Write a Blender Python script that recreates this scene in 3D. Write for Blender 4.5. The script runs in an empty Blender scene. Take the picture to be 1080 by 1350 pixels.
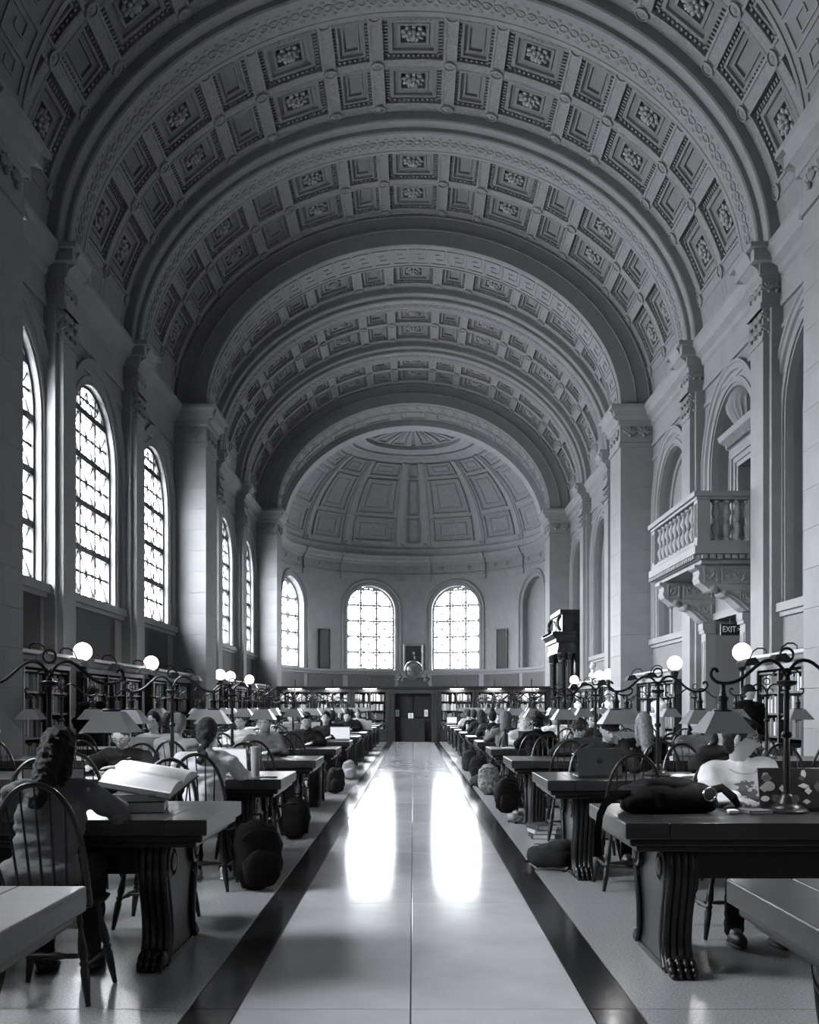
import bpy, bmesh, math, random
from math import sin, cos, pi, sqrt, radians, atan2
from mathutils import Vector, Matrix, Quaternion

random.seed(7)
S = bpy.context.scene
COL = S.collection

# ------------------------------------------------------------------ camera, sky, exposure
F_PX = 1332.0                       # focal length in pixels of the 1080x1350 frame
CAM_H = 1.36
cam_d = bpy.data.cameras.new('camera'); cam = bpy.data.objects.new('camera', cam_d); COL.objects.link(cam)
cam_d.sensor_fit = 'VERTICAL'; cam_d.sensor_height = 36.0; cam_d.lens = F_PX / 1350.0 * 36.0
cam_d.shift_x = -5.0 / 1350.0; cam_d.shift_y = 257.0 / 1350.0
cam_d.clip_start = 0.05; cam_d.clip_end = 400
cam.location = (0, 0, CAM_H); cam.rotation_euler = (pi / 2, 0, 0)
S.camera = cam
S.view_settings.view_transform = 'Standard'; S.view_settings.look = 'None'
S.view_settings.gamma = 1.0; S.view_settings.use_curve_mapping = False
S.view_settings.exposure = 0.05

SKY = 84.0
world = bpy.data.worlds.new('sky'); S.world = world; world.use_nodes = True
wn = world.node_tree.nodes; wl = world.node_tree.links; wn.clear()
w_out = wn.new('ShaderNodeOutputWorld'); w_bg = wn.new('ShaderNodeBackground')
w_tc = wn.new('ShaderNodeTexCoord'); w_sep = wn.new('ShaderNodeSeparateXYZ'); w_ramp = wn.new('ShaderNodeValToRGB')
wl.new(w_tc.outputs['Generated'], w_sep.inputs[0]); wl.new(w_sep.outputs['Z'], w_ramp.inputs[0])
w_ramp.color_ramp.elements[0].position = 0.0; w_ramp.color_ramp.elements[0].color = (0.45, 0.453, 0.46, 1)   # street and roofs below the horizon
w_ramp.color_ramp.elements[1].position = 0.02; w_ramp.color_ramp.elements[1].color = (0.975, 0.985, 1.0, 1)   # overcast sky
wl.new(w_ramp.outputs[0], w_bg.inputs['Color']); w_bg.inputs['Strength'].default_value = SKY
wl.new(w_bg.outputs[0], w_out.inputs[0])
try:
    S.cycles.max_bounces = 9; S.cycles.diffuse_bounces = 6; S.cycles.glossy_bounces = 4
    S.cycles.transparent_max_bounces = 12; S.cycles.sample_clamp_indirect = 6.0
    S.cycles.use_light_tree = True; S.cycles.caustics_reflective = False; S.cycles.caustics_refractive = False
    S.cycles.use_denoising = True
except Exception: pass

def portal(loc, direction, w, h):
    """lets the renderer find the sky through a window opening; gives no light of its own"""
    d = bpy.data.lights.new('window_portal', 'AREA'); d.shape = 'RECTANGLE'; d.size = w; d.size_y = h
    d.cycles.is_portal = True
    o = bpy.data.objects.new('window_portal', d); COL.objects.link(o); o.location = loc
    o.rotation_euler = Vector(direction).to_track_quat('-Z', 'Y').to_euler()
    return o

# ------------------------------------------------------------------ materials
MATS = {}
def mat(name, col, rough=0.6, var=0.12, scale=6.0, bump=0.0, bscale=40.0, metal=0.0, spec=0.5, emit=None, stretch=(1, 1, 1), detail=4):
    if name in MATS: return MATS[name]
    if isinstance(col, (int, float)): col = (col * 0.992, col * 0.998, col * 1.022)
    m = bpy.data.materials.new(name); m.use_nodes = True
    nt = m.node_tree; n = nt.nodes; l = nt.links
    b = n['Principled BSDF']
    b.inputs['Roughness'].default_value = rough; b.inputs['Metallic'].default_value = metal
    if 'Specular IOR Level' in b.inputs: b.inputs['Specular IOR Level'].default_value = spec
    tc = n.new('ShaderNodeTexCoord'); mp = n.new('ShaderNodeMapping'); mp.inputs['Scale'].default_value = stretch
    l.new(tc.outputs['Object'], mp.inputs[0])
    no = n.new('ShaderNodeTexNoise'); no.inputs['Scale'].default_value = scale; no.inputs['Detail'].default_value = detail
    l.new(mp.outputs[0], no.inputs['Vector'])
    rp = n.new('ShaderNodeValToRGB')
    lo = [max(0, c * (1 - var)) for c in col]; hi = [min(1, c * (1 + var)) for c in col]
    rp.color_ramp.elements[0].position = 0.3; rp.color_ramp.elements[0].color = (*lo, 1)
    rp.color_ramp.elements[1].position = 0.7; rp.color_ramp.elements[1].color = (*hi, 1)
    l.new(no.outputs['Fac'], rp.inputs[0]); l.new(rp.outputs[0], b.inputs['Base Color'])
    if bump > 0:
        n2 = n.new('ShaderNodeTexNoise'); n2.inputs['Scale'].default_value = bscale; n2.inputs['Detail'].default_value = 3
        l.new(mp.outputs[0], n2.inputs['Vector'])
        bp = n.new('ShaderNodeBump'); bp.inputs['Strength'].default_value = bump; bp.inputs['Distance'].default_value = 0.02
        l.new(n2.outputs['Fac'], bp.inputs['Height']); l.new(bp.outputs[0], b.inputs['Normal'])
    if emit:
        b.inputs['Emission Color'].default_value = (emit[0], emit[1], emit[2], 1); b.inputs['Emission Strength'].default_value = emit[3]
    MATS[name] = m
    return m

STONE = mat('sandstone', 0.18, 0.8, 0.08, 3.0, 0.12, 18)
STONE2 = mat('dressed_sandstone', 0.215, 0.75, 0.07, 2.0, 0.08, 25)
PLASTER = mat('vault_plaster', 0.19, 0.75, 0.08, 4.0, 0.10, 30)
CARVED = mat('carved_plaster', 0.19, 0.75, 0.16, 14.0, 0.9, 22)
PANELP = mat('coffer_plaster', 0.15, 0.8, 0.10, 6.0, 0.15, 30)
ROSE = mat('rosette_plaster', 0.26, 0.6, 0.10, 8.0)
APSE = mat('brightened_apse_sandstone', 0.25, 0.8, 0.08, 3.0, 0.12, 18)  # same stone as the walls, lightened to stand in for stronger apse daylight
DOMEP = mat('brightened_dome_plaster', 0.34, 0.75, 0.08, 4.0, 0.10, 30)  # dome plaster and panels paler than the vault to imitate their brighter light
DOMEI = mat('brightened_dome_panels', 0.29, 0.8, 0.10, 6.0, 0.15, 30)
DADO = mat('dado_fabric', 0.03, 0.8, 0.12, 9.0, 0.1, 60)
IRON = mat('window_iron', 0.03, 0.55, 0.1, 8.0)
WOOD = mat('dark_oak', 0.012, 0.30, 0.35, 3.0, 0.05, 30, stretch=(1, 8, 8))
WOODM = mat('oak_bookcase', 0.016, 0.45, 0.3, 3.0, 0.05, 30, stretch=(1, 8, 8))
MARBLE = mat('white_marble', 0.62, 0.4, 0.06, 5.0)
BLACKM = mat('black_marble', 0.010, 0.26, 0.6, 5.0)
SLATE = mat('black_tablet', 0.012, 0.5, 0.6, 60.0, 0.3, 60, spec=.25)
BRONZE = mat('dark_bronze', 0.010, 0.38, 0.2, 8.0, metal=0.2, spec=.35)

def glass_mat(name='window_glass', f=1.0):
    m = bpy.data.materials.new(name); m.use_nodes = True
    nt = m.node_tree; n = nt.nodes; l = nt.links; n.clear()
    o = n.new('ShaderNodeOutputMaterial'); mx = n.new('ShaderNodeMixShader'); t = n.new('ShaderNodeBsdfTransparent'); g = n.new('ShaderNodeBsdfGlossy')
    no = n.new('ShaderNodeTexNoise'); no.inputs['Scale'].default_value = 3
    rp = n.new('ShaderNodeValToRGB'); rp.color_ramp.elements[0].color = (0.86 * f, 0.88 * f, 0.9 * f, 1); rp.color_ramp.elements[1].color = (0.95 * f, 0.96 * f, 0.98 * f, 1)
    l.new(no.outputs['Fac'], rp.inputs[0]); l.new(rp.outputs[0], t.inputs[0])
    g.inputs['Roughness'].default_value = 0.1; g.inputs[0].default_value = (0.8, 0.82, 0.85, 1)
    mx.inputs[0].default_value = 0.06
    l.new(t.outputs[0], mx.inputs[1]); l.new(g.outputs[0], mx.inputs[2]); l.new(mx.outputs[0], o.inputs[0])
    return m
GLASS = glass_mat(); GLASSA = glass_mat('dimmed_apse_glass', 0.72)  # apse panes darkened to dim the daylight behind them

# ------------------------------------------------------------------ mesh helpers
class MB:
    def __init__(s): s.v = []; s.f = []
    def add(s, vs, fs):
        o = len(s.v); s.v.extend([tuple(p) for p in vs]); s.f.extend([tuple(i + o for i in f) for f in fs]); return s
    def quad(s, a, b, c, d): return s.add([a, b, c, d], [(0, 1, 2, 3)])
    def box(s, c, d, M=None):
        x, y, z = d[0] / 2, d[1] / 2, d[2] / 2
        vs = [Vector((sx * x, sy * y, sz * z)) for sx in (-1, 1) for sy in (-1, 1) for sz in (-1, 1)]
        if M is not None: vs = [M @ p for p in vs]
        vs = [p + Vector(c) for p in vs]
        return s.add(vs, [(0, 1, 3, 2), (4, 6, 7, 5), (0, 4, 5, 1), (2, 3, 7, 6), (0, 2, 6, 4), (1, 5, 7, 3)])
    def box2(s, x0, x1, y0, y1, z0, z1): return s.box(((x0 + x1) / 2, (y0 + y1) / 2, (z0 + z1) / 2), (abs(x1 - x0), abs(y1 - y0), abs(z1 - z0)))
    def bbox(s, c, d, bev, M=None):
        """box with chamfered edges"""
        hx, hy, hz = d[0] / 2, d[1] / 2, d[2] / 2; b = min(bev, hx * .9, hy * .9, hz * .9)
        bm = bmesh.new(); bmesh.ops.create_cube(bm, size=1.0)
        for v in bm.verts: v.co = Vector((v.co.x * 2 * hx, v.co.y * 2 * hy, v.co.z * 2 * hz))
        bmesh.ops.bevel(bm, geom=list(bm.edges), offset=b, segments=2, affect='EDGES', profile=0.5)
        return s.addbm(bm, c, M)
    def addbm(s, bm, c=(0, 0, 0), M=None):
        bm.verts.ensure_lookup_table(); bm.verts.index_update()
        vs = [(M @ v.co if M is not None else v.co) + Vector(c) for v in bm.verts]
        fs = [[v.index for v in f.verts] for f in bm.faces]; bm.free()
        return s.add(vs, fs)
    def lathe(s, prof, c=(0, 0, 0), n=12, M=None, ang=2 * pi, a0=0.0):
        full = abs(ang - 2 * pi) < 1e-6; k = n if full else n + 1
        vs = []; fs = []
        for (r, z) in prof:
            for i in range(k):
                a = a0 + ang * i / n; p = Vector((r * cos(a), r * sin(a), z))
                if M is not None: p = M @ p
                vs.append(p + Vector(c))
        for j in range(len(prof) - 1):
            for i in range(n):
                i2 = (i + 1) % k
                fs.append((j * k + i, j * k + i2, (j + 1) * k + i2, (j + 1) * k + i))
        if full:
            if prof[0][0] > 1e-5: fs.append(tuple(range(k - 1, -1, -1)))
            if prof[-1][0] > 1e-5: fs.append(tuple((len(prof) - 1) * k + i for i in range(k)))
        return s.add(vs, fs)
    def ball(s, c, r, n=10, m=6, M=None):
        if isinstance(r, (int, float)): r = (r, r, r)
        vs = []; fs = []
        for j in range(m + 1):
            ph = -pi / 2 + pi * j / m
            for i in range(n):
                a = 2 * pi * i / n; p = Vector((r[0] * cos(ph) * cos(a), r[1] * cos(ph) * sin(a), r[2] * sin(ph)))
                if M is not None: p = M @ p
                vs.append(p + Vector(c))
        for j in range(m):
            for i in range(n):
                fs.append((j * n + i, j * n + (i + 1) % n, (j + 1) * n + (i + 1) % n, (j + 1) * n + i))
        return s.add(vs, fs)
    def tube(s, pts, r, n=8, closed=False, flat=None):
        pts = [Vector(p) for p in pts]; k = len(pts); vs = []; fs = []; up = None
        for i, p in enumerate(pts):
            if closed: t = pts[(i + 1) % k] - pts[i - 1]
            else: t = pts[min(i + 1, k - 1)] - pts[max(i - 1, 0)]
            t = t.normalized() if t.length > 1e-9 else Vector((0, 0, 1))
            if up is None:
                up = Vector((0, 0, 1)) if abs(t.z) < 0.9 else Vector((1, 0, 0))
            a = (up - t * up.dot(t)); a = a.normalized() if a.length > 1e-6 else t.orthogonal().normalized()
            b = t.cross(a); up = a
            rr = r[i] if isinstance(r, (list, tuple)) else r
            ra, rb = (rr, rr) if flat is None else (rr * flat[0], rr * flat[1])
            for j in range(n):
                an = 2 * pi * j / n; vs.append(p + a * (ra * cos(an)) + b * (rb * sin(an)))
        m = k if closed else k - 1
        for i in range(m):
            i2 = (i + 1) % k
            for j in range(n):
                fs.append((i * n + j, i * n + (j + 1) % n, i2 * n + (j + 1) % n, i2 * n + j))
        if not closed:
            fs.append(tuple(range(n - 1, -1, -1))); fs.append(tuple((k - 1) * n + j for j in range(n)))
        return s.add(vs, fs)
    def prism(s, poly, h, M=None):
        """polygon in local xy, extruded along z from 0 to h"""
        k = len(poly); vs = [Vector((p[0], p[1], 0)) for p in poly] + [Vector((p[0], p[1], h)) for p in poly]
        if M is not None: vs = [M @ p for p in vs]
        fs = [tuple(range(k - 1, -1, -1)), tuple(range(k, 2 * k))] + [(i, (i + 1) % k, k + (i + 1) % k, k + i) for i in range(k)]
        return s.add(vs, fs)
    def mesh(s, name, material, smooth=False, ang=35):
        me = bpy.data.meshes.new(name); me.from_pydata([tuple(p) for p in s.v], [], s.f)
        if material is not None: me.materials.append(material)
        bm = bmesh.new(); bm.from_mesh(me); bmesh.ops.recalc_face_normals(bm, faces=bm.faces); bm.to_mesh(me); bm.free()
        if smooth:
            me.polygons.foreach_set('use_smooth', [True] * len(me.polygons)); me.set_sharp_from_angle(angle=radians(ang))
        me.update(); return me
    def build(s, name, material, parent=None, smooth=False, loc=None, ang=35):
        return place(name, s.mesh(name, material, smooth, ang), parent, loc)

def place(name, me, parent=None, loc=None, M=None):
    o = bpy.data.objects.new(name, me); COL.objects.link(o)
    if parent is not None: o.parent = parent
    if M is not None: o.matrix_local = M
    elif loc is not None: o.location = loc
    return o
def tag(o, label=None, cat=None, group=None, kind=None):
    if label: o['label'] = label
    if cat: o['category'] = cat
    if group: o['group'] = group
    if kind: o['kind'] = kind
    return o
def empty(name, loc=(0, 0, 0), rz=0.0):
    o = bpy.data.objects.new(name, None); COL.objects.link(o); o.location = loc; o.rotation_euler = (0, 0, rz); o.empty_display_size = 0.1
    return o
def kids(o): return list(o.children)
def copy_tree(o, parent=None):
    c = o.copy(); COL.objects.link(c); c.parent = parent
    for ch in kids(o): copy_tree(ch, c)
    return c
def RX(a): return Matrix.Rotation(a, 3, 'X')
def RY(a): return Matrix.Rotation(a, 3, 'Y')
def RZ(a): return Matrix.Rotation(a, 3, 'Z')
def RX4(a): return Matrix.Rotation(a, 4, 'X')
def RY4(a): return Matrix.Rotation(a, 4, 'Y')
def RZ4(a): return Matrix.Rotation(a, 4, 'Z')
def T4(x, y, z): return Matrix.Translation((x, y, z))

# ------------------------------------------------------------------ dimensions of the hall (metres; y runs down the hall)
WX = 6.16            # wall face
PX = 5.33            # inner face of the big piers
ZS = 9.05            # top of the cornice, where the vault springs
ARCHES = [-1.07, 12.43, 25.93, 39.44]; TA = 1.35
RA = 6.0; YC = 45.5  # apse
BVAULT = 4.96
def mapL(u, z, d): return Vector((-(WX + d), u, z))
def mapR(u, z, d): return Vector((WX + d, u, z))
def mapA(u, z, d): t = u / RA; return Vector(((RA + d) * sin(t), YC + (RA + d) * cos(t), z))

class Arc:
    def __init__(s, a, b, zs, p=1.95, n=360):
        s.P = []
        for i in range(n + 1):
            t = pi - pi * i / n; c, q = cos(t), max(0, sin(t))
            x = a * (abs(c) ** (2 / p)) * (1 if c >= 0 else -1); z = zs + b * q ** (2 / p)
            s.P.append((x, z))
        s.S = [0]
        for i in range(n): s.S.append(s.S[-1] + math.hypot(s.P[i + 1][0] - s.P[i][0], s.P[i + 1][1] - s.P[i][1]))
        s.L = s.S[-1]; s.n = n
    def at(s, q, d=0.0):
        q = min(max(q, 0), s.L); lo, hi = 0, s.n
        while hi - lo > 1:
            m = (lo + hi) // 2
            if s.S[m] <= q: lo = m
            else: hi = m
        t = (q - s.S[lo]) / (s.S[hi] - s.S[lo]); x = s.P[lo][0] + t * (s.P[hi][0] - s.P[lo][0]); z = s.P[lo][1] + t * (s.P[hi][1] - s.P[lo][1])
        i0, i1 = max(lo - 3, 0), min(hi + 3, s.n)
        tx, tz = s.P[i1][0] - s.P[i0][0], s.P[i1][1] - s.P[i0][1]; ln = math.hypot(tx, tz); tx /= ln; tz /= ln
        return x - tz * d, z + tx * d, tx, tz         # outward normal is (-tz, tx)
    def p3(s, q, y, d=0.0): x, z, _, _ = s.at(q, d); return Vector((x, y, z))
    def frame(s, q, y, d=0.0):
        x, z, tx, tz = s.at(q, d)
        M = Matrix.Identity(4); M.col[0] = (tx, 0, tz, 0); M.col[1] = (0, 1, 0, 0); M.col[2] = (-tz, 0, tx, 0); M.col[3] = (x, y, z, 1)
        return M
VA = Arc(WX, BVAULT, ZS); IA = Arc(PX, 4.18, ZS)

def arc_sweep(mb, arc, prof, q0=0.0, q1=None, n=72, close=False):
    """profile of (y, d) points carried along an arc"""
    q1 = arc.L if q1 is None else q1; k = len(prof); vs = []; fs = []
    for i in range(n + 1):
        q = q0 + (q1 - q0) * i / n
        for (y, d) in prof: vs.append(arc.p3(q, y, d))
    for i in range(n):
        for j in range(k if close else k - 1):
            j2 = (j + 1) % k; fs.append((i * k + j, i * k + j2, (i + 1) * k + j2, (i + 1) * k + j))
    mb.add(vs, fs)
def ext_u(mb, mp, prof, u0, u1, n=1, caps=True):
    """profile of (d, z) points run along a wall"""
    k = len(prof); vs = []; fs = []
    for i in range(n + 1):
        u = u0 + (u1 - u0) * i / n
        for (d, z) in prof: vs.append(mp(u, z, d))
    for i in range(n):
        for j in range(k - 1): fs.append((i * k + j, i * k + j + 1, (i + 1) * k + j + 1, (i + 1) * k + j))
    if caps: fs.append(tuple(range(k))); fs.append(tuple(n * k + j for j in range(k)))
    mb.add(vs, fs)
def patch(mb, mp, u0, u1, z0, z1, d, n=1):
    for i in range(n):
        a = u0 + (u1 - u0) * i / n; b = u0 + (u1 - u0) * (i + 1) / n
        mb.quad(mp(a, z0, d), mp(b, z0, d), mp(b, z1, d), mp(a, z1, d))
def box_u(mb, mp, u0, u1, z0, z1, d0, d1, n=1):
    """block on a wall between depths d0 (room side) and d1"""
    for i in range(n):
        a = u0 + (u1 - u0) * i / n; b = u0 + (u1 - u0) * (i + 1) / n
        vs = [mp(u, z, d) for u in (a, b) for z in (z0, z1) for d in (d0, d1)]
        fs = [(0, 4, 6, 2), (1, 3, 7, 5), (0, 1, 5, 4), (2, 6, 7, 3)]
        if i == 0: fs.append((0, 2, 3, 1))
        if i == n - 1: fs.append((4, 5, 7, 6))
        mb.add(vs, fs)
def arch_path(uc, hw, z0, zsp, k=20):
    """(u, z, nu, nz) up one jamb, round the arch and down the other; normal points away from the opening"""
    P = [(uc - hw, z0, -1, 0)]
    for i in range(k + 1):
        t = pi - pi * i / k; P.append((uc + hw * cos(t), zsp + hw * sin(t), cos(t), sin(t)))
    P.append((uc + hw, z0, 1, 0)); return P
def arch_sweep(mb, mp, path, prof):
    k = len(prof); vs = []; fs = []
    for (u, z, nu, nz) in path:
        for (r, d) in prof: vs.append(mp(u + nu * r, z + nz * r, d))
    for i in range(len(path) - 1):
        for j in range(k - 1): fs.append((i * k + j, i * k + j + 1, (i + 1) * k + j + 1, (i + 1) * k + j))
    mb.add(vs, fs)
def wall_open(mb, mp, u0, u1, z0, z1, uc, hw, zsill, zsp, dep, n=1, back=False):
    """stretch of wall with a round-headed opening and its reveal"""
    patch(mb, mp, u0, uc - hw, z0, z1, 0, n); patch(mb, mp, uc + hw, u1, z0, z1, 0, n)
    m = max(2, n * 2); patch(mb, mp, uc - hw, uc + hw, z0, zsill, 0, m)
    P = arch_path(uc, hw, zsill, zsp)
    for a, b in zip(P[1:-2], P[2:-1]): mb.quad(mp(a[0], a[1], 0), mp(b[0], b[1], 0), mp(b[0], z1, 0), mp(a[0], z1, 0))
    for a, b in zip(P[:-1], P[1:]): mb.quad(mp(a[0], a[1], 0), mp(b[0], b[1], 0), mp(b[0], b[1], dep), mp(a[0], a[1], dep))
    for i in range(m):
        a = uc - hw + 2 * hw * i / m; b = uc - hw + 2 * hw * (i + 1) / m
        mb.quad(mp(a, zsill, 0), mp(b, zsill, 0), mp(b, zsill, dep), mp(a, zsill, dep))
    if back:
        for a, b in zip(P[1:-2], P[2:-1]): mb.quad(mp(a[0], zsill, dep), mp(b[0], zsill, dep), mp(b[0], b[1], dep), mp(a[0], a[1], dep))
def stepped(mb, fn, rect, levels, n=(1, 1), cap=True):
    """nested rectangular frames: levels of (inset_a, inset_b, depth); fn(a, b, depth) -> point"""
    def ring(ia, ib, d):
        a0, a1, b0, b1 = rect[0] + ia, rect[1] - ia, rect[2] + ib, rect[3] - ib; P = []
        for i in range(n[0]): P.append(fn(a0 + (a1 - a0) * i / n[0], b0, d))
        for i in range(n[1]): P.append(fn(a1, b0 + (b1 - b0) * i / n[1], d))
        for i in range(n[0]): P.append(fn(a1 - (a1 - a0) * i / n[0], b1, d))
        for i in range(n[1]): P.append(fn(a0, b1 - (b1 - b0) * i / n[1], d))
        return P
    R = [ring(*l) for l in levels]; k = len(R[0]); vs = [p for r in R for p in r]; fs = []
    for j in range(len(R) - 1):
        for i in range(k): fs.append((j * k + i, j * k + (i + 1) % k, (j + 1) * k + (i + 1) % k, (j + 1) * k + i))
    mb.add(vs, fs)
    if cap:
        ia, ib, d = levels[-1]; a0, a1, b0, b1 = rect[0] + ia, rect[1] - ia, rect[2] + ib, rect[3] - ib
        for i in range(n[0]):
            for j in range(n[1]):
                A0 = a0 + (a1 - a0) * i / n[0]; A1 = a0 + (a1 - a0) * (i + 1) / n[0]; B0 = b0 + (b1 - b0) * j / n[1]; B1 = b0 + (b1 - b0) * (j + 1) / n[1]
                mb.quad(fn(A0, B0, d), fn(A1, B0, d), fn(A1, B1, d), fn(A0, B1, d))
# ================================================================== THE SETTING
# ------------------------------------------------------------------ floor
AISLE = mat('aisle_terrazzo', 0.66, 0.10, 0.10, 2.2, 0.010, 5, spec=0.5)
FIELD = mat('field_terrazzo', 0.36, 0.22, 0.30, 90.0, 0.02, 30)
BAND = mat('black_floor_band', 0.022, 0.16, 0.4, 40.0, 0.02, 20)
JOINT = mat('floor_joint', 0.05, 0.7)
mb = MB(); mb.box2(-8, 8, -7, 54, -0.25, -0.008)
floor = mb.build('floor', JOINT); tag(floor, 'polished pale terrazzo floor with black bands along the aisle', 'floor', kind='structure')
def slab(name, x0, x1, y0, y1, m, cache={}):
    k = (name, round(x1 - x0, 3), round(y1 - y0, 3))
    if k not in cache:
        b = MB(); b.bbox((0, 0, -0.03), (x1 - x0 - 0.006, y1 - y0 - 0.006, 0.06), 0.002); cache[k] = b.mesh(name, m)
    return place(name, cache[k], floor, ((x0 + x1) / 2, (y0 + y1) / 2, 0))
LS = 2.45
for j in range(-2, 17):
    y0 = -0.35 + j * LS; y1 = y0 + LS
    slab('aisle_panel', -0.79, -0.012, y0, y1, AISLE); slab('aisle_panel', -0.012, 0.79, y0, y1, AISLE)
    for sx in (-1, 1):
        slab('band_strip', *sorted((sx * 0.79, sx * 1.01)), y0, y1, BAND)
        slab('terrazzo_panel', *sorted((sx * 1.01, sx * 3.6)), y0, y1, FIELD); slab('terrazzo_panel', *sorted((sx * 3.6, sx * 6.5)), y0, y1, FIELD)
yend = -0.35 + 17 * LS
slab('apse_floor', -6.5, 6.5, yend, 53, FIELD)

# ------------------------------------------------------------------ windows
NWIN = [0]; IRONW = IRON; IRONP = mat('flare_paled_bars', 0.35, 0.6, 0.1, 8.0)  # apse bars paled to imitate backlit flare
def make_window(mp, uc, hw, zsill, zsp, d, label, inward, heavy=True, portal_on=True):
    NWIN[0] += 1
    root = empty('window_%d' % NWIN[0], mp(uc, zsill, d)); tag(root, label, 'window', kind='structure')
    off = -Vector(mp(uc, zsill, d)); IRON = IRONW if heavy else IRONP
    def loc(u, z, dd): return mp(u, z, dd) + off
    arch = lambda u: zsp + sqrt(max(0, hw * hw - (u - uc) ** 2))
    b = MB(); P = arch_path(uc, hw, zsill, zsp, 24); arch_sweep(b, loc, P, [(0.02, d + 0.06), (0.02, d - 0.05), (-0.06, d - 0.05), (-0.06, d + 0.06)])
    box_u(b, loc, uc - hw, uc + hw, zsill - 0.02, zsill + 0.07, d - 0.05, d + 0.06, 4); b.build('frame', IRON, root)
    cw = 2 * (hw - 0.05) / 3; us = [uc - hw + 0.05 + cw * i for i in range(4)]; ztop = zsp + hw
    zs_ = [zsill + 0.07]
    while zs_[-1] + cw * 0.55 < ztop - 0.1: zs_.append(zs_[-1] + cw)
    if zs_[-1] < ztop: zs_.append(ztop)
    for u in us[1:3]:
        b = MB(); wm = 0.045 if heavy else 0.046; box_u(b, loc, u - wm, u + wm, zsill + 0.05, arch(u) - 0.01, d - 0.035, d + 0.035); b.build('mullion', IRON, root)
    for z in zs_[1:-1]:
        h = hw if z < zsp else sqrt(max(0, hw * hw - (z - zsp) ** 2)); t = 0.06 if heavy else 0.046
        b = MB(); box_u(b, loc, uc - h + 0.03, uc + h - 0.03, z - t, z + t, d - 0.045, d + 0.045, 4); b.build('transom', IRON, root)
    lead = MB()
    def line(u0, z0, u1, z1, t):
        du, dz = u1 - u0, z1 - z0; L = math.hypot(du, dz)
        if L < 0.05: return
        nu, nz = -dz / L * t, du / L * t
        vs = [loc(u + s_ * nu, z + s_ * nz, d + e) for (u, z) in ((u0, z0), (u1, z1)) for s_ in (-1, 1) for e in (-0.012, 0.012)]
        lead.add(vs, [(0, 1, 5, 4), (2, 6, 7, 3), (0, 4, 6, 2), (1, 3, 7, 5)])
    for c in range(3):
        for r in range(len(zs_) - 1):
            a0, a1, b0, b1 = us[c], us[c + 1], zs_[r], zs_[r + 1]
            top = [(a0 + (a1 - a0) * i / 8) for i in range(9)]
            pts = [(a0, b0), (a1, b0)] + [(u, min(b1, arch(u) - 0.02)) for u in reversed(top)]
            pts = [(u, max(z, b0)) for u, z in pts]
            if max(z for _, z in pts) - b0 < 0.06: continue
            g = MB(); k = len(pts); g.add([loc(u, z, d + e) for e in (-0.004, 0.004) for (u, z) in pts], [tuple(range(k)), tuple(range(k, 2 * k))] + [(i, (i + 1) % k, k + (i + 1) % k, k + i) for i in range(k)])
            g.build('pane', GLASS if heavy else GLASSA, root)
            um = (a0 + a1) / 2; zm = (b0 + min(b1, b0 + cw)) / 2
            inside = lambda u, z: z <= arch(u) - 0.02
            def cl(u0, z0, u1, z1, t):
                n = 10; ok = [inside(u0 + (u1 - u0) * i / n, z0 + (z1 - z0) * i / n) for i in range(n + 1)]
                if not any(ok): return
                i0 = ok.index(True); i1 = n - ok[::-1].index(True)
                line(u0 + (u1 - u0) * i0 / n, z0 + (z1 - z0) * i0 / n, u0 + (u1 - u0) * i1 / n, z0 + (z1 - z0) * i1 / n, t)
            bt = b0 + cw
            if heavy:
                cl(a0, zm, a1, zm, 0.024); cl(um, b0, um, bt, 0.012); cl(a0, b0, a1, bt, 0.015); cl(a1, b0, a0, bt, 0.015)
                if inside(um, zm): lead.lathe([(0, -0.02), (0.05, -0.02), (0.05, 0.02), (0, 0.02)], loc(um, zm, d), 8, (RY(pi / 2)))
            else:
                if inside(um, zm): lead.ball(loc(um, zm, d), 0.07, 8, 6)
                q = 0.2
                for (x, z, sx, sz) in ((a0, b0, 1, 1), (a1, b0, -1, 1), (a0, b1, 1, -1), (a1, b1, -1, -1)): cl(x + sx * q, z, x, z + sz * q, 0.035)
    lead.build('leading', IRON, root)
    if portal_on:
        c = mp(uc, (zsill + zsp + hw) / 2, d + 0.12); portal(c, Vector(inward), 2 * hw + 0.2, zsp + hw - zsill + 0.2)
    return root

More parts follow.
